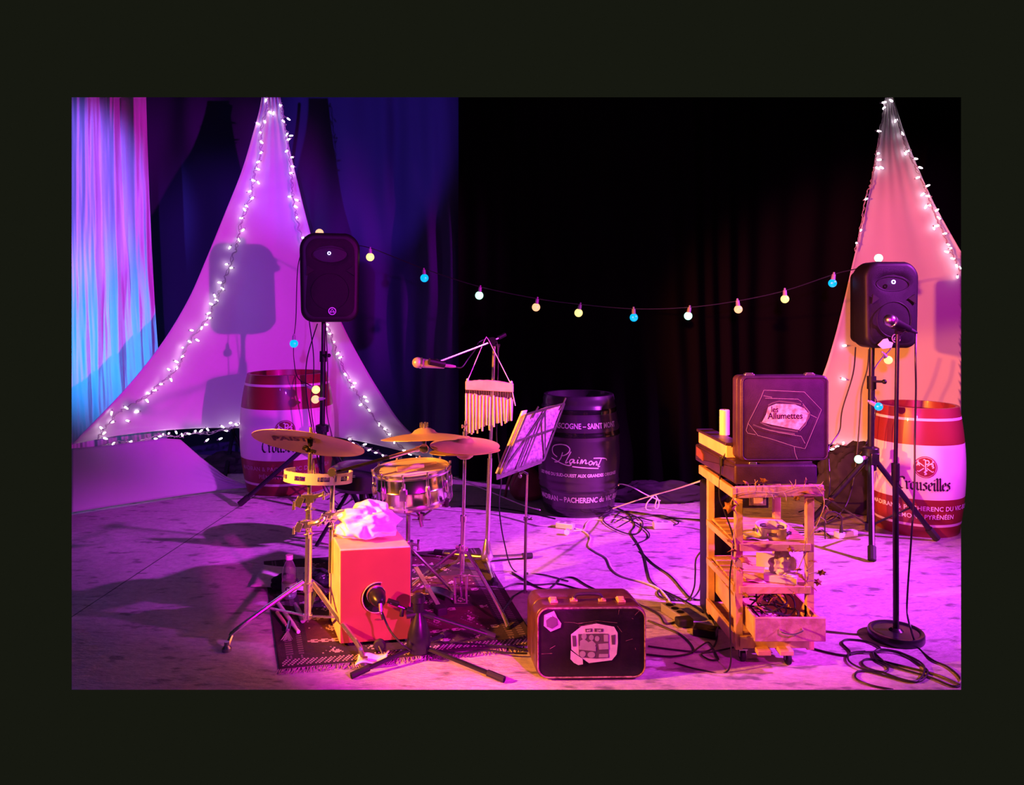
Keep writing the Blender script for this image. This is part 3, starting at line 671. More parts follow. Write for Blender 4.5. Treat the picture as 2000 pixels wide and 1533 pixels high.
def clampset(cen, sc=1.0, nm='clamp'):
    c = V(cen); mb = MB()
    mb.box(c, (.052*sc, .045*sc, .035*sc)); mb.box(c+V((-.034, -.012, -.012))*sc, (.03*sc, .03*sc, .045*sc), Matrix.Rotation(.4, 3, 'Y'))
    mb.box(c+V((.040, -.012, .012))*sc, (.055*sc, .02*sc, .018*sc), Matrix.Rotation(-.25, 3, 'Y'))
    for dx, dz, a in ((.07, .016, .3), (-.055, -.026, 1.2), (.012, -.045, .2)):
        cc = c+V((dx, -.02, dz))*sc; mb.tube([cc+V((-.012*math.cos(a), 0, -.012*math.sin(a)))*sc*2, cc, cc+V((.012*math.cos(a), 0, .012*math.sin(a)))*sc*2], [.0035*sc, .009*sc, .0035*sc], 8)
        cc2 = cc+V((0, -.006, 0)); mb.tube([cc2+V((0, 0, -.018))*sc, cc2, cc2+V((0, 0, .018))*sc], [.006*sc, .004*sc, .006*sc], 8)
    mb.lathe([(0, -.02), (.02*sc, -.02), (.024*sc, 0), (.02*sc, .02), (0, .02)], c, Z, 14)
    return mb.build(nm, 'chrome', cs, bevel=.003)
clampset(P(603, 972, DS), 1.05); clampset(P(600, 1022, DS), .95); clampset(P(648, 1006, DS-.01), .95)
mb = MB(); mb.tube(smoothpath([P(604, 1024, DS-.02), P(618, 1021, DS-.04), P(628, 1016, DS-.04), P(636, 1008, DS-.02), P(648, 1004, DS)], 4), .010, 10); mb.build('clamp_arm', 'chrome', cs)
mb = MB(); mb.lathe([(.016, -.03), (.022, -.026), (.022, .012), (.016, .016)], P(602, 1143, DS), Z, 14); mb.build('leg_collar', 'chrome', cs)
mb = MB(); mb.lathe([(.016, -.012), (.021, -.010), (.021, .01), (.016, .012)], P(601, 1203, DS), Z, 14); mb.build('lower_collar', 'chrome', cs)
for path_, mid in (([P(593, 1136, DS), P(530, 1180, DS-.07), P(459, 1232, 3.30), P(452, 1243, 3.29), G(443, 1266, .012)], P(520, 1186, DS-.07)),
             ([P(611, 1139, DS), P(655, 1200, 3.32), P(697, 1255, 3.17), P(706, 1275, 3.14), G(713, 1297, .012)], P(656, 1205, 3.31)),
             ([P(608, 1135, DS), P(634, 1155, 3.65), P(630, 1163, 3.70), P(612, 1190, 3.9), G(606, 1160, .012)], P(618, 1150, 3.6))):
    mb = MB(); mb.tube(smoothpath(path_, 4), .0105, 10); lg = mb.build('leg', 'chrome', cs)
    mb = MB(); mb.lathe([(0, 0), (.019, 0), (.019, .014), (.011, .024), (.011, .04), (0, .04)], path_[-1]-Z*.012, Z, 12); mb.build('foot', 'steel', lg)
    mb = MB(); mb.bar(P(601, 1203, DS), mid, .016, .005); mb.build('brace', 'chrome', cs)
# side pole and boom carrying the crash cymbal
mb = MB(); mb.tube([P(650, 926, DS), P(646, 1118, DS)], .0115, 12); mb.build('side_pole', 'chrome', cs)
mb = MB(); mb.lathe([(0, -.012), (.018, -.012), (.021, 0), (.018, .012), (0, .012)], P(649, 922, DS-.01), Y, 16); mb.build('boom_hinge', 'chrome', cs)
b0, b1, b2 = P(648, 924, DS), P(760, 893, 3.52), P(812, 878, 3.56)
mb = MB(); mb.tube([P(628, 930, DS-.02), b1], .0075, 10); o = mb.build('boom_arm', 'blackmetal', cs); o['label'] = 'dark boom arm'
mb = MB(); mb.tube([b1, b2], .0085, 10); mb.tube([b2, P(826, 874, 3.57)], .012, 10); mb.build('boom_end', 'chrome', cs)
mb = MB(); mb.lathe([(.0, -.014), (.010, -.014), (.020, -.01), (.022, 0), (.020, .01), (.0, .014)], P(828, 876, 3.56), Y, 20); mb.tube([P(829, 870, 3.57), P(830, 852, 3.57)], .008, 10); mb.tube([P(830, 856, 3.57), P(829, 828, 3.57)], .0045, 8); mb.build('boom_tilter', 'chrome', cs)
mb = MB(); p = P(828, 843, 3.57); mb.lathe([(0, 0), (.019, 0), (.019, .022), (0, .022)], p, Z, 16)
for k in range(6): a = k*math.pi/3+.3; mb.box(p+V((.016*math.cos(a), .016*math.sin(a), .032)), (.008, .008, .022))
mb.build('wing_nut', 'chrome', cs)
cymbal(P(603, 861, DS)-V((0, 0, .012)), .50, (.11, .42, 1), 'bronze ride cymbal on the tall chrome stand, tilted so its underside shows', text=True, bow=.02)
cymbal(P(829, 856, 3.57), .400, (-.03, .115, 1), 'bronze crash cymbal held flat on the boom above the snare drum', bow=.026)
# tambourine on the stand
def tambourine(c, r, ax, label, arc=(0, 360), mtl='white', hh=.045, name='tambourine', jn=8):
    ax = V(ax).normalized(); u = (X-ax*X.dot(ax)).normalized(); v = ax.cross(u); t = thing(name, label, 'tambourine', V(c)-ax*hh/2)
    mb = MB(); full = arc == (0, 360)
    dead = []
    seg = 96; th = .007
    def ringpt(a, rr, z): return V(c)+(u*math.cos(a)+v*math.sin(a))*rr+ax*z
    bands = [(-hh/2, -hh*.2), (hh*.2, hh/2)]; slots = []
    a0, a1 = R(arc[0]), R(arc[1]); step = (a1-a0)/jn
    def strip(s0, s1, z0, z1, n):
        vs, fs = [], []
        for i in range(n+1):
            a = s0+(s1-s0)*i/n; vs += [ringpt(a, r, z0), ringpt(a, r, z1), ringpt(a, r-th, z1), ringpt(a, r-th, z0)]
        for i in range(n):
            for k in range(4): fs.append((4*i+k, 4*i+(k+1) % 4, 4*i+4+(k+1) % 4, 4*i+4+k))
        fs += [(0, 1, 2, 3), (4*n+3, 4*n+2, 4*n+1, 4*n)]; mb.add(vs, fs)
    for z0, z1 in bands: strip(a0, a1, z0, z1, seg)
    for k in range(jn):
        s = a0+step*k; strip(s+step*.0, s+step*.25, -hh*.2, hh*.2, 4); strip(s+step*.75, s+step, -hh*.2, hh*.2, 4); slots.append(s+step*.5)
    fr = mb.build('frame', mtl, t)
    for a in slots:
        p = ringpt(a, r-th*.5, 0)
        m2 = MB(); 
        for dz in (-.003, .003): m2.lathe([(0, dz), (.006, dz+.002*(1 if dz > 0 else -1)), (.017, dz)], p, ax, 16)
        m2.tube([p-ax*hh*.2, p+ax*hh*.2], .0012, 6); m2.build('jingle', 'steel', t)
    return t
tambourine(P(622, 929, 3.56), .155, (.05, .11, 1), 'pale crescent tambourine with jingles clamped on the chrome cymbal stand', arc=(150, 395), mtl='white', hh=.05, jn=6)
mb = MB(); mb.tube([P(612, 932, DS+.02), P(622, 935, 3.42)], .007, 8); mb.lathe([(0, -.02), (.018, -.02), (.018, .02), (0, .02)], P(618, 934, 3.43), Z, 12); mb.tube([P(612, 897, 3.45), P(614, 925, 3.45)], [.002, .008], 8); mb.build('tambourine_clamp', 'chrome', cs)

# snare drum and stand
Ds = 3.72; ax = V((-.055, -.05, 1)).normalized(); sc_ = P(806, 945, Ds); rS = .178; hS = .155
t = thing('snare_drum', 'chrome snare drum with wooden rods lying on its head', 'drum', sc_-ax*hS/2)
mb = MB(); mb.lathe([(rS-.006, -hS/2+.01), (rS, -hS/2+.01), (rS, -.006), (rS+.003, 0), (rS, .006), (rS, hS/2-.01), (rS-.006, hS/2-.01)], sc_, ax, 64); mb.build('shell', 'shellchrome', t)
mb = MB(); mb.lathe([(0, hS/2-.004), (rS-.004, hS/2-.004), (rS, hS/2-.008), (rS-.004, hS/2-.012), (0, hS/2-.012)], sc_, ax, 48); mb.build('drum_head', 'drumhead', t)
for s in (-1, 1):
    mb = MB(); z = s*(hS/2-.006); mb.lathe([(rS+.001, z-.008*s), (rS+.012, z-.008*s), (rS+.013, z), (rS+.006, z+.002*s), (rS+.006, z+.012*s), (rS+.002, z+.013*s), (rS+.001, z-.008*s)], sc_, ax, 64); mb.build('hoop', 'chrome', t)
u_ = (X-ax*X.dot(ax)).normalized(); v_ = ax.cross(u_)
for k in range(10):
    a = 2*math.pi*(k+.35)/10; d = u_*math.cos(a)+v_*math.sin(a); c = sc_+d*(rS+.010)
    mb = MB(); mb.lathe([(0, -.030), (.006, -.030), (.010, -.022), (.010, .022), (.006, .030), (0, .030)], c-d*.003, ax, 10); mb.tube([c-ax*(hS/2+.004), c+ax*(hS/2+.010)], .003, 6); mb.lathe([(0, 0), (.006, 0), (.006, .012), (0, .012)], c+ax*(hS/2+.004), ax, 6)
    mb.build('tuning_lug', 'chrome', t)
mb = MB(); c = sc_-v_*(rS+.012)+u_*(-.02); mb.box(c, (.03, .02, .05)); mb.tube([c+ax*.02-v_*.012, c+ax*.045-v_*.02], .004, 8); mb.build('strainer', 'steel', t, bevel=.003)
tb = sc_+ax*(hS/2+.012)
for i, (a, b, r_, nm) in enumerate((((775, 916), (828, 909), .012, 'stick'), ((800, 913), (852, 911), .010, 'stick'))):
    p0, p1 = P(a[0], a[1], Ds-.10+.05*i), P(b[0], b[1], Ds-.06+.05*i); p0.z = (tb+ax*.0).z+.006+(p0.x-sc_.x)*.055; p1.z = tb.z+.008+(p1.x-sc_.x)*.055
    o = MB().tube([p0, p0.lerp(p1, .35), p0.lerp(p1, .38), p1], [r_, r_, r_*.8, r_*.8], 10).build('bundle_rod', 'stick', None)
    tag(o, ['thicker wooden bundle rod lying on the snare drum head', 'thinner wooden bundle rod across the rear of the snare drum head'][i], 'drum rod')
ss = thing('snare_stand', 'dark chrome basket stand holding up the snare drum behind the cajon', 'drum stand', V((P(800, 1180, 3.75).x, 3.75, 0)))
hubp = P(823, 1010, Ds)
mb = MB(); mb.tube([P(815, 985, Ds), P(824, 1028, Ds)], .009, 10); mb.lathe([(0, -.01), (.018, -.01), (.018, .02), (0, .02)], hubp, Z, 12); mb.tube([hubp+V((-.045, 0, -.012)), hubp+V((.045, 0, -.012))], .003, 6); mb.build('basket_hub', 'steel', ss)
for k, a in enumerate((-150, -30, 90)):
    d = u_*math.cos(R(a))+v_*math.sin(R(a)); e = sc_-ax*(hS/2+.012)
    mb = MB(); mb.bar(hubp, hubp.lerp(e+d*.09, .55)+d*.03, .014, .006); mb.bar(hubp.lerp(e+d*.09, .55)+d*.03, e+d*.10, .014, .006); mb.tube([e+d*.10, e+d*(rS+.014), e+d*(rS+.020)+ax*.035], .006, 8); b_ = mb.build('basket_arm', 'steel', ss)
    mb = MB(); mb.tube([e+d*(rS+.016), e+d*(rS+.021)+ax*.036], .011, 8); mb.build('rubber_grip', 'rubber', b_)
mb = MB(); mb.tube([P(798, 975, Ds+.03), P(797, 1062, 3.75)], .011, 10); mb.tube([P(798, 978, Ds+.03), hubp], .008, 8); mb.build('upper_pole', 'steel', ss)
lowp = P(799, 1062, 3.75)
mb = MB(); mb.tube([lowp, V((lowp.x, 3.75, .08))], .014, 12); mb.build('pole', 'steel', ss)
mb = MB(); mb.lathe([(0, -.018), (.022, -.018), (.022, .014), (0, .014)], lowp, Z, 12); mb.tube([lowp, lowp+V((.045, -.01, -.004))], .006, 8); mb.tube([lowp+V((.047, -.01, -.028)), lowp+V((.045, -.01, 0)), lowp+V((.047, -.01, .022))], [.007, .004, .007], 8); mb.build('height_clamp', 'steel', ss)
for a in (20, 140, 260):
    e = V((lowp.x, 3.75, 0)); d = V((math.cos(R(a)), math.sin(R(a)), 0)); mb = MB(); mb.tube([e+Z*.28, e+d*.20+Z*.06, e+d*.23+Z*.012], .008, 8); lg = mb.build('leg', 'steel', ss)

# hi-hat
Dh = 3.8; hb = V((P(903, 1172, Dh).x, Dh, 0))
hh = thing('hi_hat_stand', 'chrome hi-hat stand with folded legs and a foot pedal on the rug', 'cymbal stand', hb)
mb = MB(); mb.tube([P(909, 822, Dh), P(908, 880, Dh)], .004, 8); mb.lathe([(0, 0), (.011, 0), (.011, .02), (.007, .024), (.007, .035), (0, .035)], P(908, 851, Dh), Z, 12)
mb.tube([P(903, 833, Dh), P(914, 829, Dh)], .006, 8); mb.tube([P(903, 829, Dh), P(903, 836, Dh)], .004, 6); mb.build('clutch', 'chrome', hh)
mb = MB(); mb.tube([P(908, 876, Dh), P(905, 1012, Dh)], .0085, 12); mb.build('upper_tube', 'chrome', hh)
mb = MB(); mb.tube([P(905, 1010, Dh), P(902, 1118, Dh)], .0115, 12); mb.lathe([(0, -.014), (.016, -.014), (.016, .016), (0, .016)], P(905, 1013, Dh), Z, 12); mb.build('lower_tube', 'chrome', hh)
mb = MB(); mb.lathe([(0, -.02), (.016, -.02), (.02, .0), (.016, .02), (0, .02)], P(902, 1072, Dh), Z, 12); mb.tube([P(890, 1068, Dh), P(914, 1072, Dh)], .008, 8); mb.build('leg_collar', 'chrome', hh)
for pl in ([P(893, 1074, Dh), P(843, 1112, 3.84), P(806, 1142, 3.9), G(797, 1152, .012)], [P(911, 1076, Dh), P(946, 1135, 3.66), P(982, 1200, 3.50), G(992, 1225, .012)], [P(903, 1074, Dh+.01), P(895, 1095, 4.0), G(880, 1102, .012)]):
    mb = MB(); mb.tube(smoothpath(pl, 3), .009, 10); lg = mb.build('leg', 'chrome', hh)
    mb = MB(); mb.lathe([(0, 0), (.014, 0), (.014, .012), (0, .02)], pl[-1]-Z*.012, Z, 10); mb.build('foot', 'rubber', lg)
fr_ = [P(888, 1128, 3.76), P(911, 1126, 3.76), G(911, 1178, .012), G(889, 1178, .012)]
mb = MB(); mb.tube(fr_, .007, 8, closed=True); mb.tube([P(900, 1118, 3.76), P(901, 1165, 3.76)], .006, 8); mb.tube([P(893, 1122, 3.76), P(938, 1126, 3.7)], .0025, 6); mb.ball(P(902, 1140, 3.74), .012, 8, (.5, .5, 1.3)); mb.build('pedal_frame', 'chrome', hh)
mb = MB(); mb.bar(P(812, 1108, 3.85), G(858, 1186, .02), .022, .008); mb.bar(P(826, 1140, 3.8), P(806, 1155, 3.8), .02, .006); mb.build('pedal_strut', 'chrome', hh)
mb = MB(); pc = G(860, 1192, .02); mb.box(pc, (.05, .06, .04), Matrix.Rotation(.5, 3, 'Z')); mb.build('pedal_heel', 'rubber', hh, bevel=.006)
mb = MB(); a_, b_ = G(832, 1152, .02), P(885, 1160, 3.72); mb.grid(lambda u, v: a_.lerp(V((b_.x, b_.y, .05)), u)+V((0, (v-.5)*.085, .012*math.sin(u*3.1))), 8, 4); mb.build('footboard', 'steel', hh, solid=.006)
cymbal(P(908, 868, Dh)-Z*.004, .345, (.03, -.07, 1), 'upper hi-hat cymbal of the closed bronze pair', bow=.022, bell=.045)
cymbal(P(908, 884, Dh)+Z*.006, .350, (.03, -.07, -1), 'lower hi-hat cymbal, upturned beneath its partner', bow=.016, bell=.045)

# drum throne
g = G(706, 1000); Dt = g.y-.0
Dt = 4.7; c = P(706, 925, Dt); t = thing('drum_stool', 'black padded drum stool behind the chrome cymbal stand', 'stool', V((c.x, Dt, 0)))
r_ = 62*Dt/F
mb = MB(); mb.lathe([(0, .05), (r_*.5, .052), (r_*.85, .045), (r_*.98, .028), (r_, .0), (r_, -.05), (r_*.92, -.072), (0, -.075)], c, V((.05, -.06, 1)), 40); mb.build('seat', 'vinyl', t)
mb = MB(); mb.tube([c-Z*.07, V((c.x+.01, Dt, .22))], .020, 12); mb.build('post', 'blackmetal', t)
for a in (200, 320, 80):
    d = V((math.cos(R(a)), math.sin(R(a)), 0)); e = V((c.x, Dt, 0)); mb = MB(); mb.tube([e+Z*.42+d*.02, e+d*.27+Z*.016], .012, 8); mb.build('leg', 'blackmetal', t)
    mb = MB(); mb.bar(e+Z*.22, e+d*.16+Z*.18, .012, .005); mb.build('brace', 'blackmetal', t)

# ------------------------------------------------------------------ rug
rc = [G(545, 1310), G(1052, 1262), G(936, 1072), G(515, 1098)]      # front-left, front-right, back-right, back-left
NU, NV = 150, 130
def rug(u, v):
    a = rc[0].lerp(rc[1], u); b = rc[3].lerp(rc[2], u); p = a.lerp(b, v)
    p.z = .006+.004*max(0, noise.noise(V((u*5, v*5, 0))))+.012*max(0, noise.noise(V((u*2.2, v*3, 4)))) ; return p
def rp(i, j):
    u, v = i/NU, j/NV; e = min(u, v, 1-u, 1-v)
    if e < .012: return 0
    if u < .12 or u > .88 or v < .07 or v > .93:
        q = (i if (v < .07 or v > .93) else j)
        if v < .05 and v > .012: return 2 if (i*7+j*3) % 5 < 2 else 0
        if (u < .12 and (.03 < u < .055 or .075 < u < .10)) or (u > .88 and (.03 < 1-u < .06 or .075 < 1-u < .10)): return 3 if q % 2 else 0
        return 0
    for v0 in (.16, .34, .50, .66, .82):
        if abs(v-v0) < .012: return 2 if (i//2+(j % 2)) % 3 and (i//16) % 4 < 3 else 1
    cu, cv = (u*7) % 1-.5, (v*6) % 1-.5
    if abs(cu)+abs(cv) < .16 and random.random() < .6: return 2
    if .25 < abs(cu)+abs(cv) < .30 and (i+j) % 3 == 0: return 3
    if random.random() < .008: return 2
    return 1 if int(v*6) % 2 else 0
mb = MB(); mb.grid(rug, NU, NV, rp); o = mb.build('patterned_rug', ['r0', 'r1', 'r2', 'r3'], fix=False)
md = o.modifiers.new('thick', 'SOLIDIFY'); md.thickness = .006; md.offset = -1
tag(o, 'dark oriental rug with pale woven motifs under the drum kit', 'rug')
mb = MB()
for i in range(170):
    a = rc[0].lerp(rc[1], i/169); mb.tube([a+Z*.006, a+V((random.uniform(-.008, .008), -.018, .004)), a+V((random.uniform(-.014, .014), -.034-random.random()*.01, .003))], .0018, 4)
f_ = mb.build('fringe', 'r2', o)

# ------------------------------------------------------------------ cajon
fl_, fr2 = G(664, 1267), G(803, 1257); W = (fr2-fl_).length; u = (fr2-fl_).normalized(); n = V((-.365, .93, 0)).normalized(); z0 = .018; Hc = .402
back = .32
t = thing('cajon', 'wooden box drum with a red front panel and round sound hole, on the rug', 'cajon', fl_)
mb = MB(); mb.extr([(0, z0), (W, z0), (W, Hc+z0), (0, Hc+z0)], fl_+n*.006, u, Z, n, back, 0); o = mb.build('box', 'birch', t, bevel=.006)
mb = MB(); mb.extr([(.003, z0+.003), (W-.003, z0+.003), (W-.003, Hc+z0-.006), (.003, Hc+z0-.006)], fl_, u, Z, n, .008, 0); fp = mb.build('front_panel', 'cajonred', t, bevel=.002)
hc = P(735, 1171, fl_.y); hx = (hc.x-fl_.x)/u.x; hz = hc.z; rh = 29*fl_.y/F
mb = MB(); mb.lathe([(0, 0), (rh, 0), (rh, .004), (0, .004)], fl_+u*hx+Z*hz-n*.003, n, 40); o = mb.build('sound_hole', 'hole', t)
mb = MB(); mb.lathe([(rh, -.004), (rh+.003, -.004), (rh+.003, .003), (rh, .003), (rh, -.004)], fl_+u*hx+Z*hz, n, 40); mb.build('hole_rim', 'birch', t)
mb = MB(); mb.extr(circ(.012, 16, 0, 0, .25), fl_+u*(hx)+Z*.115, u, Z, -n, .002); mb.extr(circ(.010, 16, 0, 0, .2), fl_+u*(hx)+Z*.115, u, Z, -n, .003); mb.build('maker_label', 'inkc', t)
for a_ in (.04, W-.04):
    for b_ in (.04, back-.04):
        mb = MB(); mb.lathe([(0, 0), (.016, 0), (.018, .02), (0, .02)], fl_+u*a_+n*b_+Z*.004, Z, 12); mb.build('foot', 'rubber', t)
# crumpled white cloth on the cajon
def blob(cen, size, seed, fold, nn=70):
    mb = MB(); c = V(cen)
    vs = []; m = 44
    for i in range(m+1):
        th = math.pi*i/m
        for k in range(nn):
            a = 2*math.pi*k/nn; d = V((math.sin(th)*math.cos(a), math.sin(th)*math.sin(a), math.cos(th)))
            f = 1+fold*(noise.noise(d*1.7+V((seed, 0, 0)))*.9-abs(noise.noise(d*2.6+V((0, seed, 0))))*.9+.10*noise.noise(d*7+V((0, 0, seed))))
            p = V((d.x*size[0]*f, d.y*size[1]*f, d.z*size[2]*f)); 
            if p.z < -size[2]*.62: p.z = -size[2]*.62
            vs.append(c+p)
    mb.add(vs, [(i*nn+k, (i+1)*nn+k, (i+1)*nn+(k+1) % nn, i*nn+(k+1) % nn) for i in range(m) for k in range(nn)]); return mb
cc = fl_+u*(W*.44)+n*.15; cc.z = z0+Hc+.072
mb = blob(cc, (.150, .10, .086), 3.3, .42)
# a loose corner hanging past the edge
def fl2(a, b): p = cc+V((-.10-.075*a, -.05*b+.02, .02-.035*a+.025*b+.008*math.sin(a*9+b*4))); return p
mb.grid(fl2, 10, 8)
o = mb.build('crumpled_cloth', 'cloth', fix=False, sharp=70); o.modifiers.new('s', 'SUBSURF').levels = 1
tag(o, 'crumpled white cloth bundled on top of the cajon', 'cloth')

# mic in the sound hole with its low boom stand
def mic(tip, tail, label, body='black', cab=True, ball_r=.026, name='microphone', clip=None):
    tip, tail = V(tip), V(tail); d = (tail-tip).normalized(); L_ = (tail-tip).length; t = thing(name, label, 'microphone', tip.lerp(tail, .5))
    mb = MB(); mb.ball(tip+d*ball_r, ball_r, 18); mb.build('mesh_head', 'steel' if body == 'black' else body, t)
    mb = MB(); mb.lathe([(ball_r*.9, ball_r*1.35), (ball_r*1.02, ball_r*1.4), (ball_r*1.02, ball_r*1.75), (ball_r*.85, ball_r*1.9)], tip, d, 18); mb.build('collar_ring', 'chrome', t)
    mb = MB(); mb.lathe([(0, ball_r*1.7), (ball_r*.85, ball_r*1.8), (ball_r*.62, L_*.72), (ball_r*.55, L_*.74), (0, L_*.74)], tip, d, 16); mb.build('handle', body, t)
    mb = MB(); mb.lathe([(0, L_*.73), (.0095, L_*.74), (.0095, L_*.88), (.006, L_), (0, L_)], tip, d, 12); mb.build('plug', body if body != 'black' else 'rubber', t)
    return t
Dm = fl_.y-.03
t = thing('kick_microphone', 'stubby black microphone pushed into the sound hole of the cajon', 'microphone', P(742, 1172, Dm))
a_, b_ = P(733, 1158, fl_.y-.005), P(744, 1180, fl_.y-.09); d = (b_-a_).normalized()
mb = MB(); mb.lathe([(0, -.01), (.034, -.008), (.038, .0), (.038, .022), (.035, .024), (.033, .05), (.024, .078), (.014, .088), (0, .09)], a_, d, 24); mb.build('body', 'blackmetal', t)
mb = MB(); mb.lathe([(.0385, .008), (.040, .009), (.040, .018), (.0385, .019)], a_, d, 24); mb.build('head_ring', 'chrome', t)
mb = MB(); e = a_+d*.088; mb.tube([e, e+V((.004, -.012, -.028))], [.010, .009], 10); mb.tube([e+V((.004, -.012, -.028)), e+V((.012, -.02, -.060))], [.006, .0045], 8); mb.build('plug', 'steel', t)
ks = thing('low_microphone_stand', 'low black boom stand holding the microphone at the cajon', 'microphone stand', G(818, 1285))
sb = G(818, 1288)
Dk = sb.y
mb = MB(); mb.lathe([(0, .03), (.040, .035), (.050, .07), (.046, .11), (.032, .155), (.020, .185), (.016, .20), (0, .20)], V((sb.x, sb.y, 0)), Z, 24); mb.build('body', 'blackmetal', ks)
mb = MB(); mb.lathe([(0, .20), (.022, .20), (.022, .235), (.030, .24), (.026, .262), (.012, .272), (0, .272)], V((sb.x-.002, sb.y, 0)), Z, 16); mb.tube([V((sb.x-.05, sb.y-.01, .185)), V((sb.x, sb.y, .19))], .013, 10); mb.build('clutch', 'blackmetal', ks)
b0 = P(762, 1177, Dm-.06); b1 = P(802, 1193, Dk+.02); b2 = P(850, 1202, Dk+.03); b3 = P(967, 1243, 3.18)
mb = MB(); mb.tube([b0, b1], .006, 8); mb.tube([P(795, 1190, Dk), P(848, 1205, Dk)], .013, 10); mb.tube([P(845, 1204, Dk), b3], .008, 10); mb.build('boom', 'blackmetal', ks)
mb = MB(); mb.tube([P(936, 1232, 3.185), b3], .013, 10); mb.build('counterweight', 'rubber', ks)
mb = MB(); mb.box(P(768, 1176, Dm-.055), (.05, .02, .016), Matrix.Rotation(.3, 3, 'Y')); mb.tube([P(786, 1188, Dm-.055), P(784, 1204, Dm-.06)], [.008, .010], 8); mb.build('microphone_clip', 'black', ks, bevel=.003)
mb = MB(); mb.tube([V((sb.x, sb.y, .20)), P(832, 1200, Dk+.01)], .014, 10); mb.build('post', 'blackmetal', ks)
for ft in ((686, 1320), (985, 1327), (880, 1235)):
    e = G(*ft, .014); s_ = V((sb.x, sb.y, .06)); mb = MB(); mb.tube([s_, e], .009, 10); lg = mb.build('leg', 'blackmetal', ks)
    dd = (e-s_).normalized(); mb = MB(); mb.tube([e-dd*.075, e], .013, 10); mb.build('rubber_foot', 'rubber', lg)
# small pedal on the rug under the cajon
t = thing('foot_shaker', 'small foot percussion disc on a short stem at the base of the cajon', 'percussion', G(748, 1285))
p = P(742, 1258, 3.20); mb = MB(); mb.lathe([(0, 0), (.024, 0), (.026, .01), (.02, .018), (0, .018)], p, -Y, 20); mb.build('disc', 'rubber', t)
mb = MB(); mb.tube([p-Y*.018, G(752, 1286, .012)], .004, 8); mb.bar(G(735, 1284, .012), G(772, 1284, .012), .012, .006); mb.build('stem', 'steel', t)
o = MB().grid(lambda a, b: G(693+60*a+8*b, 1300-22*b-8*a, .026)+Z*(.006*math.sin(a*7)+.004*math.sin(b*9+a*3)), 14, 8).build('crumpled_wrapper', 'paper', fix=False, solid=.002); tag(o, 'small crumpled paper wrapper on the rug beside the stand foot', 'paper')

# bits on the rug by the stand: paper, bottle, bag, sticks
q = [G(489, 1148, .014), G(592, 1154, .014), G(612, 1112, .014), G(514, 1105, .014)]
o = MB().grid(lambda a, b: q[0].lerp(q[1], a).lerp(q[3].lerp(q[2], a), b)+Z*(.006+.004*math.sin(a*5+b*3)), 10, 8).build('paper_sheet', 'paper', fix=False, solid=.0015); tag(o, 'white sheet of paper lying at the corner of the rug', 'paper')
q2 = [G(592, 1120, .03), G(612, 1124, .03), G(618, 1108, .03), G(604, 1104, .03)]
o = MB().grid(lambda a, b: q2[0].lerp(q2[1], a).lerp(q2[3].lerp(q2[2], a), b), 3, 3).build('printed_card', 'darkpaper', fix=False, solid=.001); tag(o, 'small printed card lying next to the bottle on the rug', 'card')
g = G(565, 1176, .012); g.y = 3.76; g = V((P(565, 1100, 3.8).x, 3.8, .012)); hb_ = 84*3.8/F
t = thing('water_bottle', 'clear plastic water bottle half full standing on the rug', 'bottle', g)
rb_ = 14.2*3.8/F; mb = MB(); k = hb_
outer = [(0, .002), (rb_*.8, 0), (rb_, .012), (rb_, k*.40), (rb_*.97, k*.46), (rb_, k*.52), (rb_*.92, k*.66), (rb_*.62, k*.80), (rb_*.42, k*.87), (rb_*.42, k*.92)]
mb.lathe(outer+[(r-.0012, z+(.002 if i == 0 else 0)) for i, (r, z) in enumerate(outer[::-1]) if r > .002]+[(0, .005)], g, Z, 28); mb.build('body', 'glassy', t)
mb = MB(); mb.lathe([(0, .006), (rb_*.93, .010), (rb_*.93, k*.5), (0, k*.5)], g, Z, 24); mb.build('water', 'glassy', t)
mb = MB(); mb.lathe([(0, k*.90), (rb_*.5, k*.90), (rb_*.5, k), (0, k)], g, Z, 20); mb.build('cap', 'white', t)
mb = MB(); mb.lathe([(rb_+.0008, k*.17), (rb_+.0008, k*.38)], g, Z, 28); lb = mb.build('bottle_label', 'paper', t)
def cyl(x, y, g=g, rb_=rb_): a = -math.pi/2+x/rb_; return V((g.x+(rb_+.0018)*math.cos(a), g.y+(rb_+.0018)*math.sin(a), g.z+y))
m2 = MB(); place(m2, font('Ou', .028, .001), cyl, .01, k*.22); m2.build('lettering', 'ink', lb, fix=False)
c = G(547, 1170, .012)
def bagf(c, sx, sy, sz, seed): 
    return blob(c+Z*sz*.6, (sx, sy, sz), seed, .25, 36)
o = bagf(V((P(552, 1150, 3.9).x, 3.93, .012)), .075, .05, .045, 1.2).build('small_pouch', 'tent', fix=False); tag(o, 'small black pouch next to the bottle on the rug', 'pouch')
o = bagf(V((P(596, 1165, 3.7).x, 3.98, .012)), .07, .05, .05, 4.2).build('small_pouch', 'vinyl', fix=False); tag(o, 'dark pouch behind the thick tube of the cymbal stand', 'pouch')
for i, (a, b, r_, m_, lb) in enumerate((((541, 1196), (560, 1222), .008, 'stick', 'pale drumstick lying nearest the rug border'), ((542, 1176), (583, 1234), .009, 'white', 'white-shafted drumstick with a rounded wooden tip on the rug'), ((592, 1212), (577, 1180), .012, 'grey', 'grey drum brush handle on the rug behind the leg brace'))):
    p0, p1 = G(*a, .026), G(*b, .026); o = MB().tube([p0, p0.lerp(p1, .75), p0.lerp(p1, .93), p1], [r_, r_, r_*.7, r_*.9], 10).build('drumstick' if i < 2 else 'drum_brush', m_); tag(o, lb, 'drumstick' if i < 2 else 'drum brush')
t = thing('drum_brush', 'wire drum brush with fanned bristles near the rug border', 'drum brush', G(565, 1240, .02))
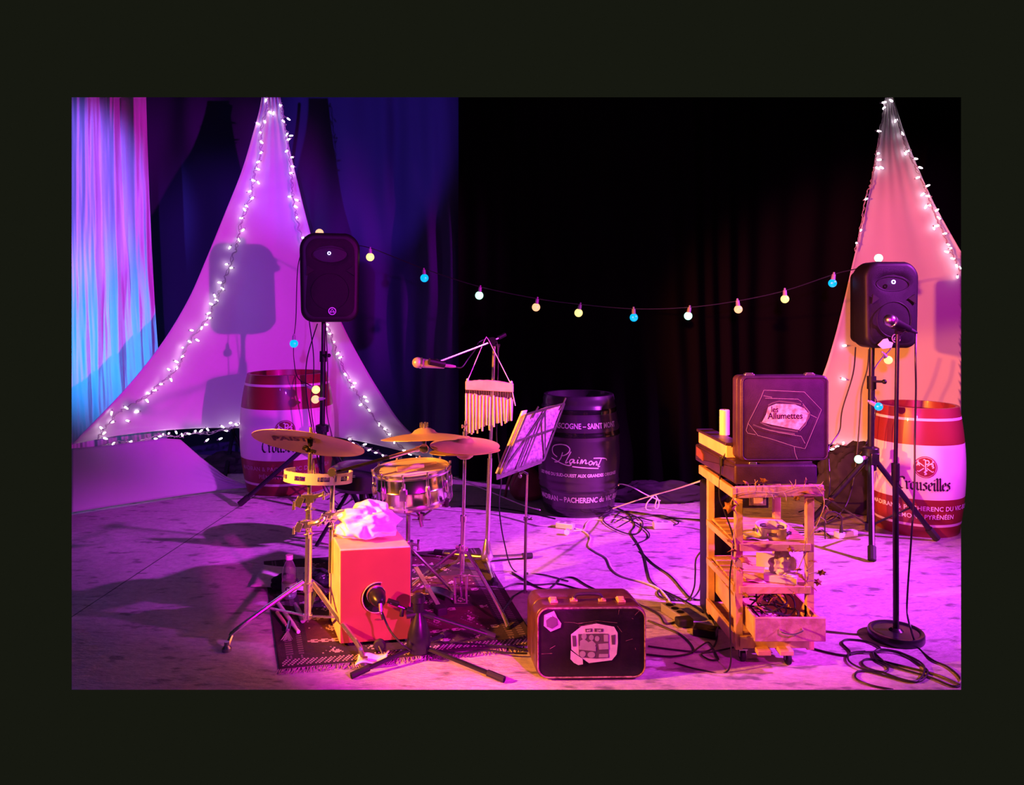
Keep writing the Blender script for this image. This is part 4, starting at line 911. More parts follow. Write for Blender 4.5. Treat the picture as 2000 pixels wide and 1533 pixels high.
mb = MB(); mb.tube([G(566, 1215, .026), G(562, 1232, .026)], .010, 8); mb.build('handle', 'steel', t)
mb = MB()
for k in range(12): mb.tube([G(562, 1231, .026), G(549+k*2.0, 1250+random.uniform(-2, 2), .02)], .0012, 4)
mb.build('bristles', 'grey', t)

# ================================================================== CENTRE MIC STAND, CHIMES, MUSIC STAND
Dc = 4.35; base = V((P(951, 1098, Dc).x, Dc, 0))
ms = thing('boom_microphone_stand', 'chrome boom microphone stand behind the hi-hat, carrying the bar chimes', 'microphone stand', base)
top = P(965, 676, Dc); hubc = P(951, 1078, Dc)
mb = MB(); mb.tube([top, P(957, 900, Dc)], .010, 10); mb.build('inner_pole', 'chrome', ms)
mb = MB(); mb.tube([P(957, 895, Dc), hubc], .0135, 12); mb.build('pole', 'chrome', ms)
mb = MB(); mb.lathe([(0, -.045), (.030, -.045), (.036, -.03), (.033, 0), (.020, .05), (.012, .075), (0, .075)], hubc, Z, 24); mb.build('hub', 'chrome', ms)
for f in ((852, 1078), (1036, 1085), (967, 1140)):
    e = G(f[0], f[1], .018); s_ = hubc-Z*.03; mb = MB(); mb.tube([s_, e], .011, 10); lg = mb.build('leg', 'chrome', ms); dd = (e-s_).normalized()
    mb = MB(); mb.tube([e-dd*.05, e+dd*.01], .016, 10); mb.build('rubber_foot', 'rubber', lg)
bt = P(986, 654, Dc+.05); bm_ = P(958, 668, Dc); be = P(858, 706, Dc-.28)
mb = MB(); mb.tube([bt, bm_, be], .0065, 10); mb.build('boom', 'chrome', ms)
mb = MB(); mb.tube([P(974, 660, Dc+.03), P(987, 653, Dc+.05)], .012, 10); mb.build('boom_end_cap', 'black', ms)
mb = MB(); mb.lathe([(0, -.022), (.022, -.022), (.022, .022), (0, .022)], P(962, 666, Dc), Y, 14); mb.tube([P(962, 674, Dc), P(977, 674, Dc)], .006, 8); mb.tube([P(975, 672, Dc), P(972, 690, Dc)], [.006, .004], 8); mb.build('boom_clutch', 'blackmetal', ms)
mic(P(805, 707, Dc-.30), P(890, 716, Dc-.25), 'gold-lit microphone at the end of the chrome boom above the crash cymbal', 'micbody', ball_r=.029)
mb = MB(); mb.tube([P(838, 706, Dc-.32), P(868, 712, Dc-.28)], .018, 10); mb.tube([P(852, 704, Dc-.29), P(858, 706, Dc-.28)], .009, 8); mb.build('microphone_clip', 'black', ms)
mb = MB(); mb.tube(smoothpath([P(888, 716, Dc-.25), P(902, 717, Dc-.2), P(915, 700, Dc-.15), P(930, 680, Dc-.05), P(936, 668, Dc), P(960, 660, Dc+.03), P(972, 676, Dc-.03), P(972, 760, Dc-.03), P(970, 850, Dc-.03), P(976, 910, Dc-.05), P(979, 940, Dc-.1), P(975, 990, Dc-.2), P(985, 1060, Dc-.2), G(1005, 1115, .005), G(1060, 1122, .005), G(1110, 1135, .005)], 8), .0035, 6)
o = mb.build('microphone_cable', 'cable'); tag(o, 'thin cable running down the chrome boom stand to the floor', 'cable')
# bar chimes
Dw = Dc-.10
ch = thing('bar_chimes', 'wooden bar chimes with metal tubes hanging from the boom stand on a cord', 'wind chimes', P(955, 765, Dw))
a_, b_ = P(909, 752, Dw), P(1003, 757, Dw)
mb = MB(); n_ = 40
vs = []
for i in range(n_+1):
    p = a_.lerp(b_, i/n_); hz = .022+.003*noise.noise(V((i*.3, 0, 0))); bow = .012*math.sin(math.pi*i/n_)
    vs += [p+V((0, -.018, hz+bow)), p+V((0, .018, hz+bow)), p+V((0, .018, -.024)), p+V((0, -.018, -.024))]
fs = [(4*i+k, 4*i+(k+1) % 4, 4*i+4+(k+1) % 4, 4*i+4+k) for i in range(n_) for k in range(4)]+[(0, 1, 2, 3), (4*n_+3, 4*n_+2, 4*n_+1, 4*n_)]
mb.add(vs, fs); mb.build('wooden_bar', 'stick', ch, bevel=.003)
lens = [1, .96, .93, .96, .90, .86, .84, .90, .78, .76, .84, .74, .70, .82, .68, .66, .74, .62, .62, .60, .66, .56, .55, .6, .54, .52, .54, .50]
for k, q_ in enumerate(lens):
    p = a_.lerp(b_, (k+.4)/len(lens)); tp = p+V((0, -.004+(k % 2)*.008, -.045-.012*noise.noise(V((k*2.1, 0, 0)))-.018*k/len(lens))); L_ = .235*q_; sw = random.uniform(-.008, .008)
    mb = MB(); mb.tube([tp, tp+V((sw, 0, -L_))], .0052, 8); c_ = mb.build('chime_tube', 'chime', ch)
    mb = MB(); mb.tube([tp, p-Z*.022], .0012, 4); mb.build('thread', 'twig', c_)
mb = MB(); kn = P(950, 662, Dc-.02); mb.tube([a_+V((.01, 0, .02)), kn+V((-.012, 0, -.01)), kn+V((0, 0, .012)), kn+V((.012, 0, -.005)), b_+V((-.015, 0, .02)), b_+V((.01, 0, -.10))], .0026, 6)
mb.ball(a_+V((.012, 0, .03)), .008, 8); mb.ball(b_+V((-.012, 0, .03)), .008, 8); mb.build('cord', M['whitecable'], ch)
# music stand
Dn = 3.9
mst = thing('music_stand', 'folding wire music stand with sheet music in front of the black barrel', 'music stand', V((P(1026, 1165, Dn).x, Dn, 0)))
mb = MB(); mb.tube([P(1030, 926, Dn), P(1027, 1012, Dn)], .0055, 8); mb.build('inner_pole', 'chrome', mst)
mb = MB(); mb.tube([P(1027, 1010, Dn), P(1025, 1172, Dn)], .0075, 8); mb.tube([P(1027, 1014, Dn), P(1036, 1014, Dn)], .004, 6); mb.ball(P(1038, 1013, Dn), .008, 8); mb.lathe([(0, -.008), (.012, -.008), (.012, .008), (0, .008)], P(1027, 1013, Dn), Z, 10); mb.build('pole', 'steel', mst)
mb = MB(); mb.tube([P(1015, 926, Dn), P(1022, 921, Dn), P(1031, 926, Dn)], .006, 8); mb.ball(P(1016, 930, Dn), .010, 8); mb.build('desk_joint', 'steel', mst)
for pl in ([P(1025, 1152, Dn), P(1003, 1165, 3.8), G(978, 1200, .008)], [P(1025, 1152, Dn), P(1036, 1162, 3.95), G(1062, 1172, .008)], [P(1025, 1152, Dn), P(1030, 1150, 4.1), G(1030, 1118, .008)]):
    mb = MB(); mb.bar(pl[0], pl[1], .010, .004); mb.bar(pl[1], pl[2], .010, .004); mb.build('leg', 'steel', mst)
# desk: corners seen in the photo (lower-left, lower-right, upper-right, upper-left); faces away to the left
c0, c1, c2, c3 = P(976, 928, 3.80), P(1060, 897, 4.02), P(1100, 787, 4.12), P(1026, 808, 3.90)
u = (c1-c0); v = (c3-c0); nn_ = u.cross(v).normalized()
E = lambda a, b, off=0: c0.lerp(c1, a).lerp(c3.lerp(c2, a), b)+nn_*off
mb = MB()
for a, b in (((0, 0), (1, 0)), ((0, .55), (1, .55)), ((0, 0), (0, 1)), ((1, 0), (1, 1)), ((.35, 0), (.35, .55)), ((0, .05), (.5, .95)), ((1, .05), (.5, .95)), ((.5, 0), (.5, 1.02)), ((.2, .9), (.25, 1.08)), ((.95, .9), (.98, 1.1)), ((0, 1), (1, 1))):
    mb.bar(E(*a, .010), E(*b, .010), .010, .003, nn_)
mb.bar(E(-.02, -.03, -.01), E(1.02, -.03, -.01), .03, .004, nn_); mb.build('desk', 'steel', mst)
def pap(a, b): return E(.02+.96*a, .0+1.0*b, -.004+.004*math.sin(a*8))
o = MB().grid(pap, 12, 10).build('sheet_music', 'darkpaper', fix=False, solid=.004); tag(o, 'printed sheet music resting on the wire music stand', 'sheet music')
def pap2(a, b): return E(-.03+.10*a, .02+1.02*b, -.022+.006*a)
o = MB().grid(pap2, 4, 10).build('music_folder', 'paper', fix=False, solid=.012); tag(o, 'pale folder edge protruding in front of the sheet music', 'folder')
# leather bag behind
c = G(1030, 975); t = thing('leather_bag', 'rounded brown leather bag on the floor left of the black barrel', 'bag', G(1030, 975))
c = G(1030, 972); mb = MB(); mb.lathe([(0, 0), (.10, .0), (.135, .04), (.135, .10), (.10, .17), (.05, .235), (.02, .27), (0, .27)], c, V((-.05, 0, 1)), 24)
for i, p in enumerate(mb.v): mb.v[i] = p+V((.02*noise.noise(p*9), .02*noise.noise(p*9+V((5, 0, 0))), 0))
mb.build('body', 'leather', t)
mb = MB(); mb.tube(smoothpath([c+V((.0, -.02, .26)), c+V((-.10, -.06, .24)), c+V((-.15, -.08, .12)), c+V((-.17, -.06, .01))], 6), .010, 6); mb.tube(smoothpath([c+V((.0, -.02, .26)), c+V((-.07, -.10, .22)), c+V((-.12, -.13, .12))], 6), .009, 6); mb.build('strap', 'leather', t)

# ================================================================== SUITCASES
def suitcase(org, u, n, w_, h, d, r, facem, sidem, label, latch=True, name='suitcase'):
    """org: front lower left corner; u along width, n backwards"""
    org, u, n = V(org), V(u).normalized(), V(n).normalized(); t = thing(name, label, 'suitcase', org+u*w_/2)
    out = rrect(w_, h, r, 8, w_/2, h/2)
    mb = MB(); mb.extr(out, org+n*.004, u, Z, n, d*.42, .008); fr = mb.build('lid', sidem, t)
    mb = MB(); mb.extr(rrect(w_-.012, h-.012, r, 8, w_/2, h/2), org+n*d*.40, u, Z, n, .02, 0); mb.build('seam', 'rubber', t)
    mb = MB(); mb.extr(out, org+n*d*.43, u, Z, n, d*.57, .012); mb.build('shell', sidem, t)
    mb = MB(); mb.extr(rrect(w_-.02, h-.02, r*.92, 8, w_/2, h/2), org-n*.001, u, Z, n, .012, .003); fc = mb.build('face_panel', facem, t)
    pts = [org+u*x+Z*y-n*.001 for x, y in rrect(w_-.014, h-.014, r*.95, 8, w_/2, h/2)]
    mb = MB(); mb.tube(pts, .0035, 6, closed=True); mb.build('edge_piping', 'scuff' if sidem == 'suit' else 'suitblack', t)
    return t
o0 = G(1047, 1330, 0); Df = o0.y; o0 = V((P(1047, 1330, Df).x, Df, .006)); wS = (P(1264, 1330, Df).x-o0.x); hS_ = 142*Df/F; uS = V((1, .02, 0)).normalized(); nS = V((-.16, .987, 0)).normalized()
st = suitcase(o0, uS, nS, wS, hS_, .20, .045, 'suitface', 'suit', 'worn brown and black suitcase with a torn picture, standing on the floor')
for a in (.18, .80):
    c = o0+uS*(wS*a)+nS*.055+Z*(hS_+.004)
    mb = MB(); mb.box(c, (.032, .045, .008), Matrix.Rotation(.12, 3, 'Z')); mb.box(c+V((0, -.008, .006)), (.022, .028, .008)); mb.box(c+V((0, .012, .004)), (.028, .010, .010)); mb.build('latch', 'brass', st, bevel=.002)
c = o0+uS*(wS*.5)+nS*.055+Z*(hS_)
mb = MB(); mb.tube(smoothpath([c+V((-.055, 0, .006)), c+V((-.05, 0, .022)), c+V((-.03, 0, .028)), c+V((.03, 0, .028)), c+V((.05, 0, .022)), c+V((.055, 0, .006))], 4), .007, 8); mb.build('handle', 'suitblack', st)
for s in (-1, 1): mb = MB(); mb.box(c+V((s*.056, 0, .004)), (.03, .022, .008)); mb.tube([c+V((s*.056, -.012, .010)), c+V((s*.056, .012, .010))], .006, 8); mb.build('handle_mount', 'brass', st, bevel=.002)
for a in (.22, .78): mb = MB(); mb.box(o0+uS*(wS*a)+nS*.1-Z*.001, (.05, .16, .010)); mb.build('foot_strip', 'rubber', st)
# photo sticker:  coordinates from the zoomed photo, in pixels relative to the face
def fpt(x, y): return ((1000+x/6.667-1047)*Df/F, (1330-(1130+y/6.667))*Df/F)
ff_ = planefn(o0, uS, Z, -nS, .004)
def poly(mb, pts, off=0):
    mb.add([ff_(*fpt(a, b))-nS*off for a, b in pts], [tuple(range(len(pts)))])
def disc(mb, x, y, r, off, sy=1): poly(mb, [(x+r*math.cos(k*.4189), y+r*sy*math.sin(k*.4189)) for k in range(15)], off)
M['pic_l'] = mat('faded_print_light', (.72, .66, .68), .6, var=.15, scale=40)
M['pic_m'] = mat('faded_print_mid', (.42, .36, .40), .6, var=.2, scale=40)
M['pic_d'] = mat('faded_print_dark', (.12, .08, .11), .6, var=.2, scale=40)
mb = MB(); poly(mb, [(765, 745), (900, 640), (1100, 605), (1330, 650), (1375, 730), (1378, 860), (1362, 1010), (1300, 1085), (1000, 1120), (900, 1050), (840, 1000), (770, 940)]); pic = mb.build('picture', 'pic_l', st, fix=False)
mb = MB(); poly(mb, [(860, 740), (1170, 735), (1255, 740), (1260, 1050), (1100, 1060), (870, 1040)], .0008); poly(mb, [(780, 760), (830, 760), (835, 900), (790, 900)], .0008); poly(mb, [(1290, 760), (1345, 750), (1340, 880), (1300, 880)], .0008); poly(mb, [(950, 672), (1040, 668), (1045, 710), (955, 715)], .0008); poly(mb, [(1070, 668), (1185, 672), (1185, 712), (1072, 712)], .0008); mb.build('picture_dark_areas', 'pic_d', pic, fix=False)
mb = MB()
for x, y, r in ((935, 770, 36), (1030, 785, 33), (1105, 800, 32)): disc(mb, x, y, r, .0016, 1.1)
poly(mb, [(880, 830), (930, 800), (985, 840), (1000, 900), (880, 905)], .0016); poly(mb, [(985, 850), (1040, 820), (1090, 870), (1080, 900), (1000, 905)], .0016); poly(mb, [(870, 890), (1090, 900), (1090, 965), (870, 940)], .0020)
poly(mb, [(1120, 870), (1250, 860), (1255, 940), (1130, 945)], .0016); poly(mb, [(1190, 750), (1250, 750), (1250, 840), (1195, 840)], .0016); poly(mb, [(1130, 1000), (1250, 1000), (1250, 1045), (1125, 1045)], .0016)
disc(mb, 915, 1000, 42, .0016); disc(mb, 1030, 1010, 50, .0016, .8); mb.build('picture_light_areas', 'pic_m', pic, fix=False)
mb = MB(); f3 = lambda a, b: (lambda x, y: ff_(fpt(a, b)[0]+x, fpt(a, b)[1]+y)-nS*.002)
place(mb, font('447', .0105, .0004), f3(995, 706)); place(mb, font('1J45', .0105, .0004), f3(1128, 706)); mb.build('lettering', 'pic_l', pic, fix=False)
mb = MB(); poly(mb, [(760, 950), (800, 980), (915, 1060), (920, 1130), (860, 1140), (800, 1110), (755, 1060)], .003); mb.build('torn_flap', 'pic_l', pic, fix=False)
mb = MB(); poly(mb, [(415, 490), (545, 435), (590, 530), (640, 600), (630, 655), (500, 708), (410, 630)]); sk = mb.build('sticker', 'pic_m', st, fix=False)
mb = MB(); poly(mb, [(440, 560), (520, 500), (590, 540), (600, 620), (520, 670), (450, 640)], .0008); disc(mb, 520, 590, 60, .0012); mb.build('sticker_motif', 'pic_d', sk, fix=False)
mb = MB(); place(mb, font('ALUPEL', .0075, .0003), f3(478, 510)); mb.build('lettering', 'pic_l', sk, fix=False)
mb = MB(); place(mb, pen([[fpt(a, b) for a, b in s_] for s_ in ([(675, 585), (800, 590), (870, 610), (950, 590)], [(860, 600), (980, 590), (1100, 570), (1370, 600)], [(870, 640), (960, 620), (1100, 590)], [(1370, 640), (1430, 720)], [(1395, 420), (1385, 490)], [(1600, 500), (1670, 430)], [(490, 930), (560, 890)], [(1560, 540), (1580, 550)], [(1605, 930), (1612, 955)], [(380, 995), (520, 990)], [(1480, 835), (1570, 810)])], .0012, 1), ff_); mb.build('scratches', 'scuff', st, fix=False)

# ================================================================== CART
FL, FR = V((.925, 3.14, 0)), V((1.215, 3.14, 0)); BLp, BRp = V((.905, 3.50, 0)), V((1.205, 3.50, 0))
ct = thing('rolling_cart', 'wooden shelf cart on casters holding the upright suitcase', 'cart', (FL+FR+BLp+BRp)/4)
zt = .682
for p, zb in ((FL, .055), (FR, .055), (BLp, .055), (BRp, .055)):
    mb = MB(); mb.box(V((p.x, p.y, (zb+zt)/2)), (.030, .030, zt-zb)); o = mb.build('post', 'wood', ct, bevel=.002)
mb = MB(); mb.bar(V((.905, 3.115, .700)), V((1.262, 3.115, .708)), .022, .046, Z); o = mb.build('top_rail', 'paintwood', ct, bevel=.003); o['label'] = 'worn pink-painted front rail'
for a, b in (((.898, 3.10, .700), (.875, 3.56, .700)), ((1.235, 3.12, .700), (1.22, 3.56, .700)), ((.875, 3.54, .700), (1.22, 3.54, .700))):
    mb = MB(); mb.bar(a, b, .020, .040); mb.build('top_rail', 'wood', ct, bevel=.003)
def shelf(z, yf=3.145, tag_=None):
    mb = MB()
    for k in range(6):
        y = yf+.012+k*.064; mb.box(V((1.065, y, z)), (.31, .054, .014))
    o = mb.build('shelf', 'wood', ct, bevel=.002)
    mb = MB(); mb.bar(V((.925, yf-.018, z-.012)), V((1.215, yf-.018, z-.012)), .014, .030); mb.bar(V((.912, yf, z-.014)), V((.892, 3.50, z-.014)), .014, .028); mb.build('shelf_rail', 'wood', ct, bevel=.002)
for z in (.485, .312): shelf(z)
shelf(.10)
for a, b in (((.925, 3.12, .092), (1.215, 3.12, .092)), ((.912, 3.14, .10), (.892, 3.50, .10))):
    mb = MB(); mb.bar(a, b, .016, .048); mb.build('bottom_rail', 'wood', ct, bevel=.002)
for x in (1.01, 1.10): mb = MB(); mb.box(V((x, 3.13, .066)), (.055, .12, .02)); mb.build('bottom_slat', 'wood', ct, bevel=.003)
for x, y in ((.945, 3.15), (1.12, 3.12), (.93, 3.47), (1.18, 3.47)):
    mb = MB(); mb.lathe([(0, -.010), (.022, -.010), (.025, -.006), (.025, .006), (.022, .010), (0, .010)], V((x, y, .025)), X, 20); wh = mb.build('caster', 'rubber', ct)
    mb = MB(); mb.box(V((x, y, .052)), (.034, .034, .006)); mb.box(V((x-.013, y, .038)), (.003, .018, .034)); mb.box(V((x+.013, y, .038)), (.003, .018, .034)); mb.build('caster_fork', 'steel', wh)
# drawer tray
mb = MB(); dz0, dz1 = .150, .232; x0, x1, y0, y1 = .955, 1.205, 3.02, 3.44
mb.box(V(((x0+x1)/2, (y0+y1)/2, dz0)), (x1-x0, y1-y0, .006)); mb.box(V((x0, (y0+y1)/2, (dz0+dz1)/2)), (.010, y1-y0, dz1-dz0)); mb.box(V((x1, (y0+y1)/2, (dz0+dz1)/2)), (.010, y1-y0, dz1-dz0)); mb.box(V(((x0+x1)/2, y1, (dz0+dz1)/2)), (x1-x0, .010, dz1-dz0))
dw = mb.build('drawer', 'wood', ct, bevel=.001)
mb = MB(); mb.box(V(((x0+x1)/2+.01, y0-.006, (dz0+dz1)/2-.004)), (x1-x0+.03, .014, dz1-dz0+.012)); mb.build('drawer_front', 'paintwood', dw, bevel=.003)
mb = MB(); hc_ = V(((x0+x1)/2+.01, y0-.013, .185)); mb.tube(smoothpath([hc_+V((-.045, 0, .006)), hc_+V((-.04, -.02, .0)), hc_+V((0, -.028, -.004)), hc_+V((.04, -.02, .006)), hc_+V((.045, 0, .010))], 4), .0032, 8); mb.build('handle', 'chrome', dw)
mb = MB(); mb.box(V((.93, 3.33, .20)), (.012, .34, .09)); mb.box(V((.93, 3.33, .27)), (.010, .30, .03)); mb.build('side_board', 'wood', ct, bevel=.002)
# contents of the cart
tambourine(V((1.092, 3.225, .516)), .068, (.0, -.05, 1), 'cream wooden tambourine lying on the upper shelf of the cart', hh=.042, mtl='candle', jn=5)
def sheet(pts, z, name, lab, cat, m_='paper', th=.002, wv=.004):
    q = [V(p) for p in pts]
    o = MB().grid(lambda a, b: q[0].lerp(q[1], a).lerp(q[3].lerp(q[2], a), b)+Z*(wv*math.sin(a*6+b*4)+wv), 8, 8).build(name, m_, fix=False, solid=th); return tag(o, lab, cat)
sheet([(.965, 3.15, .494), (1.05, 3.14, .494), (1.055, 3.26, .494), (.955, 3.28, .494)], 0, 'note_sheet', 'white note paper next to the cream tambourine on the cart', 'paper')
sheet([(.965, 3.15, .321), (1.04, 3.14, .321), (1.0, 3.24, .321), (.955, 3.23, .321)], 0, 'folded_leaflet', 'folded leaflet on the middle shelf of the cart', 'paper', 'birch')
bx = V((1.115, 3.19, .320))
t = thing('paper_tissue_box', 'small open carton with its flap raised on the middle shelf of the cart', 'box', bx)
mb = MB(); rm = Matrix.Rotation(-.35, 3, 'Z'); mb.box(bx+V((0, 0, .014)), (.13, .10, .028), rm); mb.build('carton', 'white', t, bevel=.003)
mb = MB(); mb.box(bx+V((-.03, .075, .055)), (.09, .004, .06), rm); mb.build('flap', 'white', t)
o = blob(bx+V((.005, -.01, .028+.045)), (.048, .035, .07), 8.1, .55, 40).build('crumpled_tissue', 'cloth', fix=False); tag(o, 'crumpled white tissue rising from the carton on the cart', 'tissue')
o = blob(bx+V((.035, -.042, .034)), (.040, .022, .010), 5.4, .35, 30).build('folded_tissue', 'cloth', fix=False); tag(o, 'flattened white tissue at the front of the carton', 'tissue')
cbl = MB(); dc = V((1.08, 3.21, .165))
for k in range(7):
    r1, r2 = .05+.05*random.random(), .06+.09*random.random(); ph = random.random()*6; off = V((random.uniform(-.03, .03), random.uniform(-.06, .06), .015+.009*k))
    cbl.tube([dc+off+V((r1*math.cos(a+ph), r2*math.sin(a+ph), .02*math.sin(2*a+ph))) for a in [i*.2618 for i in range(24)]], .0035, 6, closed=True)
o = cbl.build('coiled_cables', 'cable'); tag(o, 'tangled black cables lying in the drawer of the cart', 'cable')
o = blob(V((1.03, 3.14, .178)), (.055, .07, .025), 9.9, .35, 40).build('white_net_bag', 'cloth', fix=False); tag(o, 'white mesh bundle in the front corner of the cart drawer', 'bag')
t = thing('audio_mixer', 'small black mixer box with a warning label hung under the cart top', 'mixer', V((1.055, 3.42, .57)))
mb = MB(); mb.box(V((1.055, 3.42, .612)), (.16, .05, .10)); mb.build('housing', 'black', t, bevel=.004)
mb = MB(); mb.box(V((1.085, 3.393, .611)), (.075, .003, .072)); lbp = mb.build('rating_label', 'pic_d', t); mb = MB(); mb.box(V((1.090, 3.3905, .631)), (.036, .002, .014)); mb.box(V((1.088, 3.3905, .601)), (.040, .002, .034)); mb.build('printed_panel', 'pic_m', lbp)
mb = MB()
for k in range(7): mb.lathe([(0, 0), (.005, 0), (.004, .014), (0, .014)], V((.995+k*.02, 3.40, .662)), Z, 10)
mb.build('knob', 'grey', t)
t = thing('column_speaker', 'tall black cabinet standing behind the left posts of the cart', 'speaker', V((.965, 3.60, 0)))
mb = MB(); mb.extr(rrect(.14, .62, .015, 4, 0, .31), V((.975, 3.545, .004)), X, Z, Y, .16, .006); mb.build('cabinet', 'black', t)
mb = MB(); mb.extr(rrect(.12, .58, .01, 4, 0, .31), V((.975, 3.541, .004)), X, Z, Y, .006, .002); mb.build('grille', 'grille', t)
# flight case lying on the cart, small box, candle, upright suitcase
cz = .730
t = thing('flat_case', 'black flat case lying on top of the cart beneath the upright suitcase', 'case', V((1.06, 3.33, cz)))
cw0, cw1 = V((.905, 3.12, cz)), V((.862, 3.62, cz)); cu = (cw1-cw0).normalized(); cn = V((1, .02, 0))
mb = MB(); mb.extr(rrect(.50, .078, .008, 4, .25, .039), cw0, cu, Z, cn, .34, .010); mb.build('shell', 'suitblack', t)
mb = MB(); mb.extr(rrect(.45, .014, .004, 3, .25, .081), cw0+cn*.01, cu, Z, cn, .32, .003); mb.build('lid', 'suitblack', t)
mb = MB(); p = cw0+cu*.38+Z*.03-cn*.004; mb.extr([(0, -.01), (.09, .0), (.09, .040), (.03, .035), (0, .02)], p, cu, Z, cn, .006); mb.build('corner_patch', 'leather', t)
bz = cz+.089
t = thing('wooden_box', 'pale open wooden box on the flat case, left of the upright suitcase', 'box', V((.93, 3.50, bz)))
mb = MB(); b0_ = V((.898, 3.22, bz)); mb.extr([(0, 0), (.36, 0), (.36, .052), (0, .052)], b0_, V((-.08, 1, 0)).normalized(), Z, X, .068, 0); mb.build('body', 'birch', t, bevel=.003)
mb = MB(); mb.extr([(0, 0), (.38, 0), (.38, .012), (0, .012)], b0_+Z*.052-Y*.01-X*.006, V((-.08, 1, 0)).normalized(), Z, X, .075, 0); mb.build('dark_tray', 'suitblack', t, bevel=.003)
cp = P(1415, 858, 3.42); t = thing('pillar_candle', 'white cylinder candle standing on the wooden box by the upright suitcase', 'candle', cp)
cp.z = bz+.064
mb = MB(); r_ = 9.6*3.42/F; mb.lathe([(0, 0), (r_, 0), (r_, .108), (r_*.9, .111), (0, .108)], cp, Z, 28); mb.build('wax', 'candle', t)
mb = MB(); mb.tube([cp+Z*.107, cp+Z*.116], .0012, 5); mb.build('wick', 'ink', t)
mb = MB(); mb.tube(smoothpath([V((.97, 3.2, bz+.055)), V((.925, 3.22, bz+.05)), V((.885, 3.24, bz-.01)), V((.884, 3.25, cz+.05)), V((.880, 3.26, cz-.08)), V((.885, 3.2, .60)), V((.90, 3.12, .50)), V((.888, 3.13, .35)), V((.88, 3.10, .18)), V((.86, 3.05, .01)), V((.75, 3.06, .006)), V((.66, 3.12, .006))], 8), .0032, 6); mb.lathe([(0, -.02), (.008, -.02), (.008, .02), (0, .02)], V((.884, 3.245, cz+.07)), Z, 8)
o = mb.build('charger_cable', 'cable'); tag(o, 'thin black cable dropping over the flat case along the cart post', 'cable')
Du = 3.14; z0u = cz+.101; uo = V((P(1447, 900, Du).x, Du, z0u)); wU, hU = (P(1623, 0, Du).x-uo.x), .350; uu = V((1, .05, 0)).normalized(); nu = V((-.16, .987, 0)).normalized()
su = suitcase(uo-Z*.012, uu, nu, wU, hU, .085, .022, 'suitblack', 'suitblack', 'purple-lit black suitcase standing upright on the cart with a taped sign', name='suitcase')
for a in (.13, .82): mb = MB(); c = uo+uu*(wU*a)+nu*.03+Z*(hU-.010); mb.box(c, (.040, .024, .010)); mb.box(c+Z*.006, (.030, .018, .006)); mb.build('latch', 'chrome', su, bevel=.002)
mb = MB(); c = uo+uu*(wU*.13)-nu*.004-Z*.020; mb.box(c, (.032, .006, .012)); mb.build('hinge', 'chrome', su, bevel=.002)
fu = planefn(uo-Z*.012, uu, Z, -nu, .0035)
def upt(x, y): return ((1350+x/6.387-1447)*Du/F, hU-(720+y/6.387-744)*Du/F)
fun = lambda off: (lambda x, y: fu(x, y)-nu*off)
mb = MB(); outer = [(905, 330), (1420, 355), (1640, 580), (1430, 1065), (1290, 1035), (1000, 940), (830, 895), (705, 740), (870, 420)]
place(mb, pen([[upt(a, b) for a, b in s_] for s_ in (outer+[outer[0]], [(705, 740), (680, 830), (700, 865), (800, 885)], [(920, 430), (1340, 445), (1390, 480)], [(880, 805), (1100, 860), (1380, 910), (1430, 1000)], [(1290, 1035), (1300, 1110), (1330, 1195)], [(1400, 500), (1480, 600), (1440, 760), (1360, 840)], [(1500, 640), (1580, 680)], [(900, 400), (1010, 420)])], .0022, 1), fun(.001)); mb.build('tape_edges', 'tape', su, fix=False)
mb = MB(); pp_ = [upt(a, b) for a, b in ((960, 540), (1060, 500), (1300, 510), (1420, 560), (1470, 620), (1440, 720), (1350, 830), (1150, 790), (1000, 760), (880, 730), (930, 640))]; mb.add([fun(.001)(*p) for p in pp_], [tuple(range(len(pp_)))])
M['signpaper'] = mat('sign_paper', (.80, .62, .66), .7, scale=45, color2=(.52, .22, .20)); sg = mb.build('sign', 'signpaper', su, fix=False)
mb = MB(); f_a = lambda cx, cy: (lambda x, y: fun(.002)(upt(cx, cy)[0]+x, upt(cx, cy)[1]+y-.002*0))
place(mb, font('les', .034, .0006, xs=.85), f_a(1040, 605)); place(mb, font('Allumettes', .036, .0007, xs=.92), f_a(1175, 688)); mb.build('lettering', 'ink', sg, fix=False)
mb = MB(); place(mb, pen([[upt(a, b) for a, b in s_] for s_ in ([(960, 520), (1100, 470), (1380, 510)], [(1400, 520), (1490, 620), (1450, 720), (1380, 800)], [(860, 730), (1000, 790), (1340, 850)], [(770, 760), (980, 830), (1300, 880)])], .006, 2), fun(.0008)); mb.build('burnt_edge', 'pic_d', sg, fix=False)

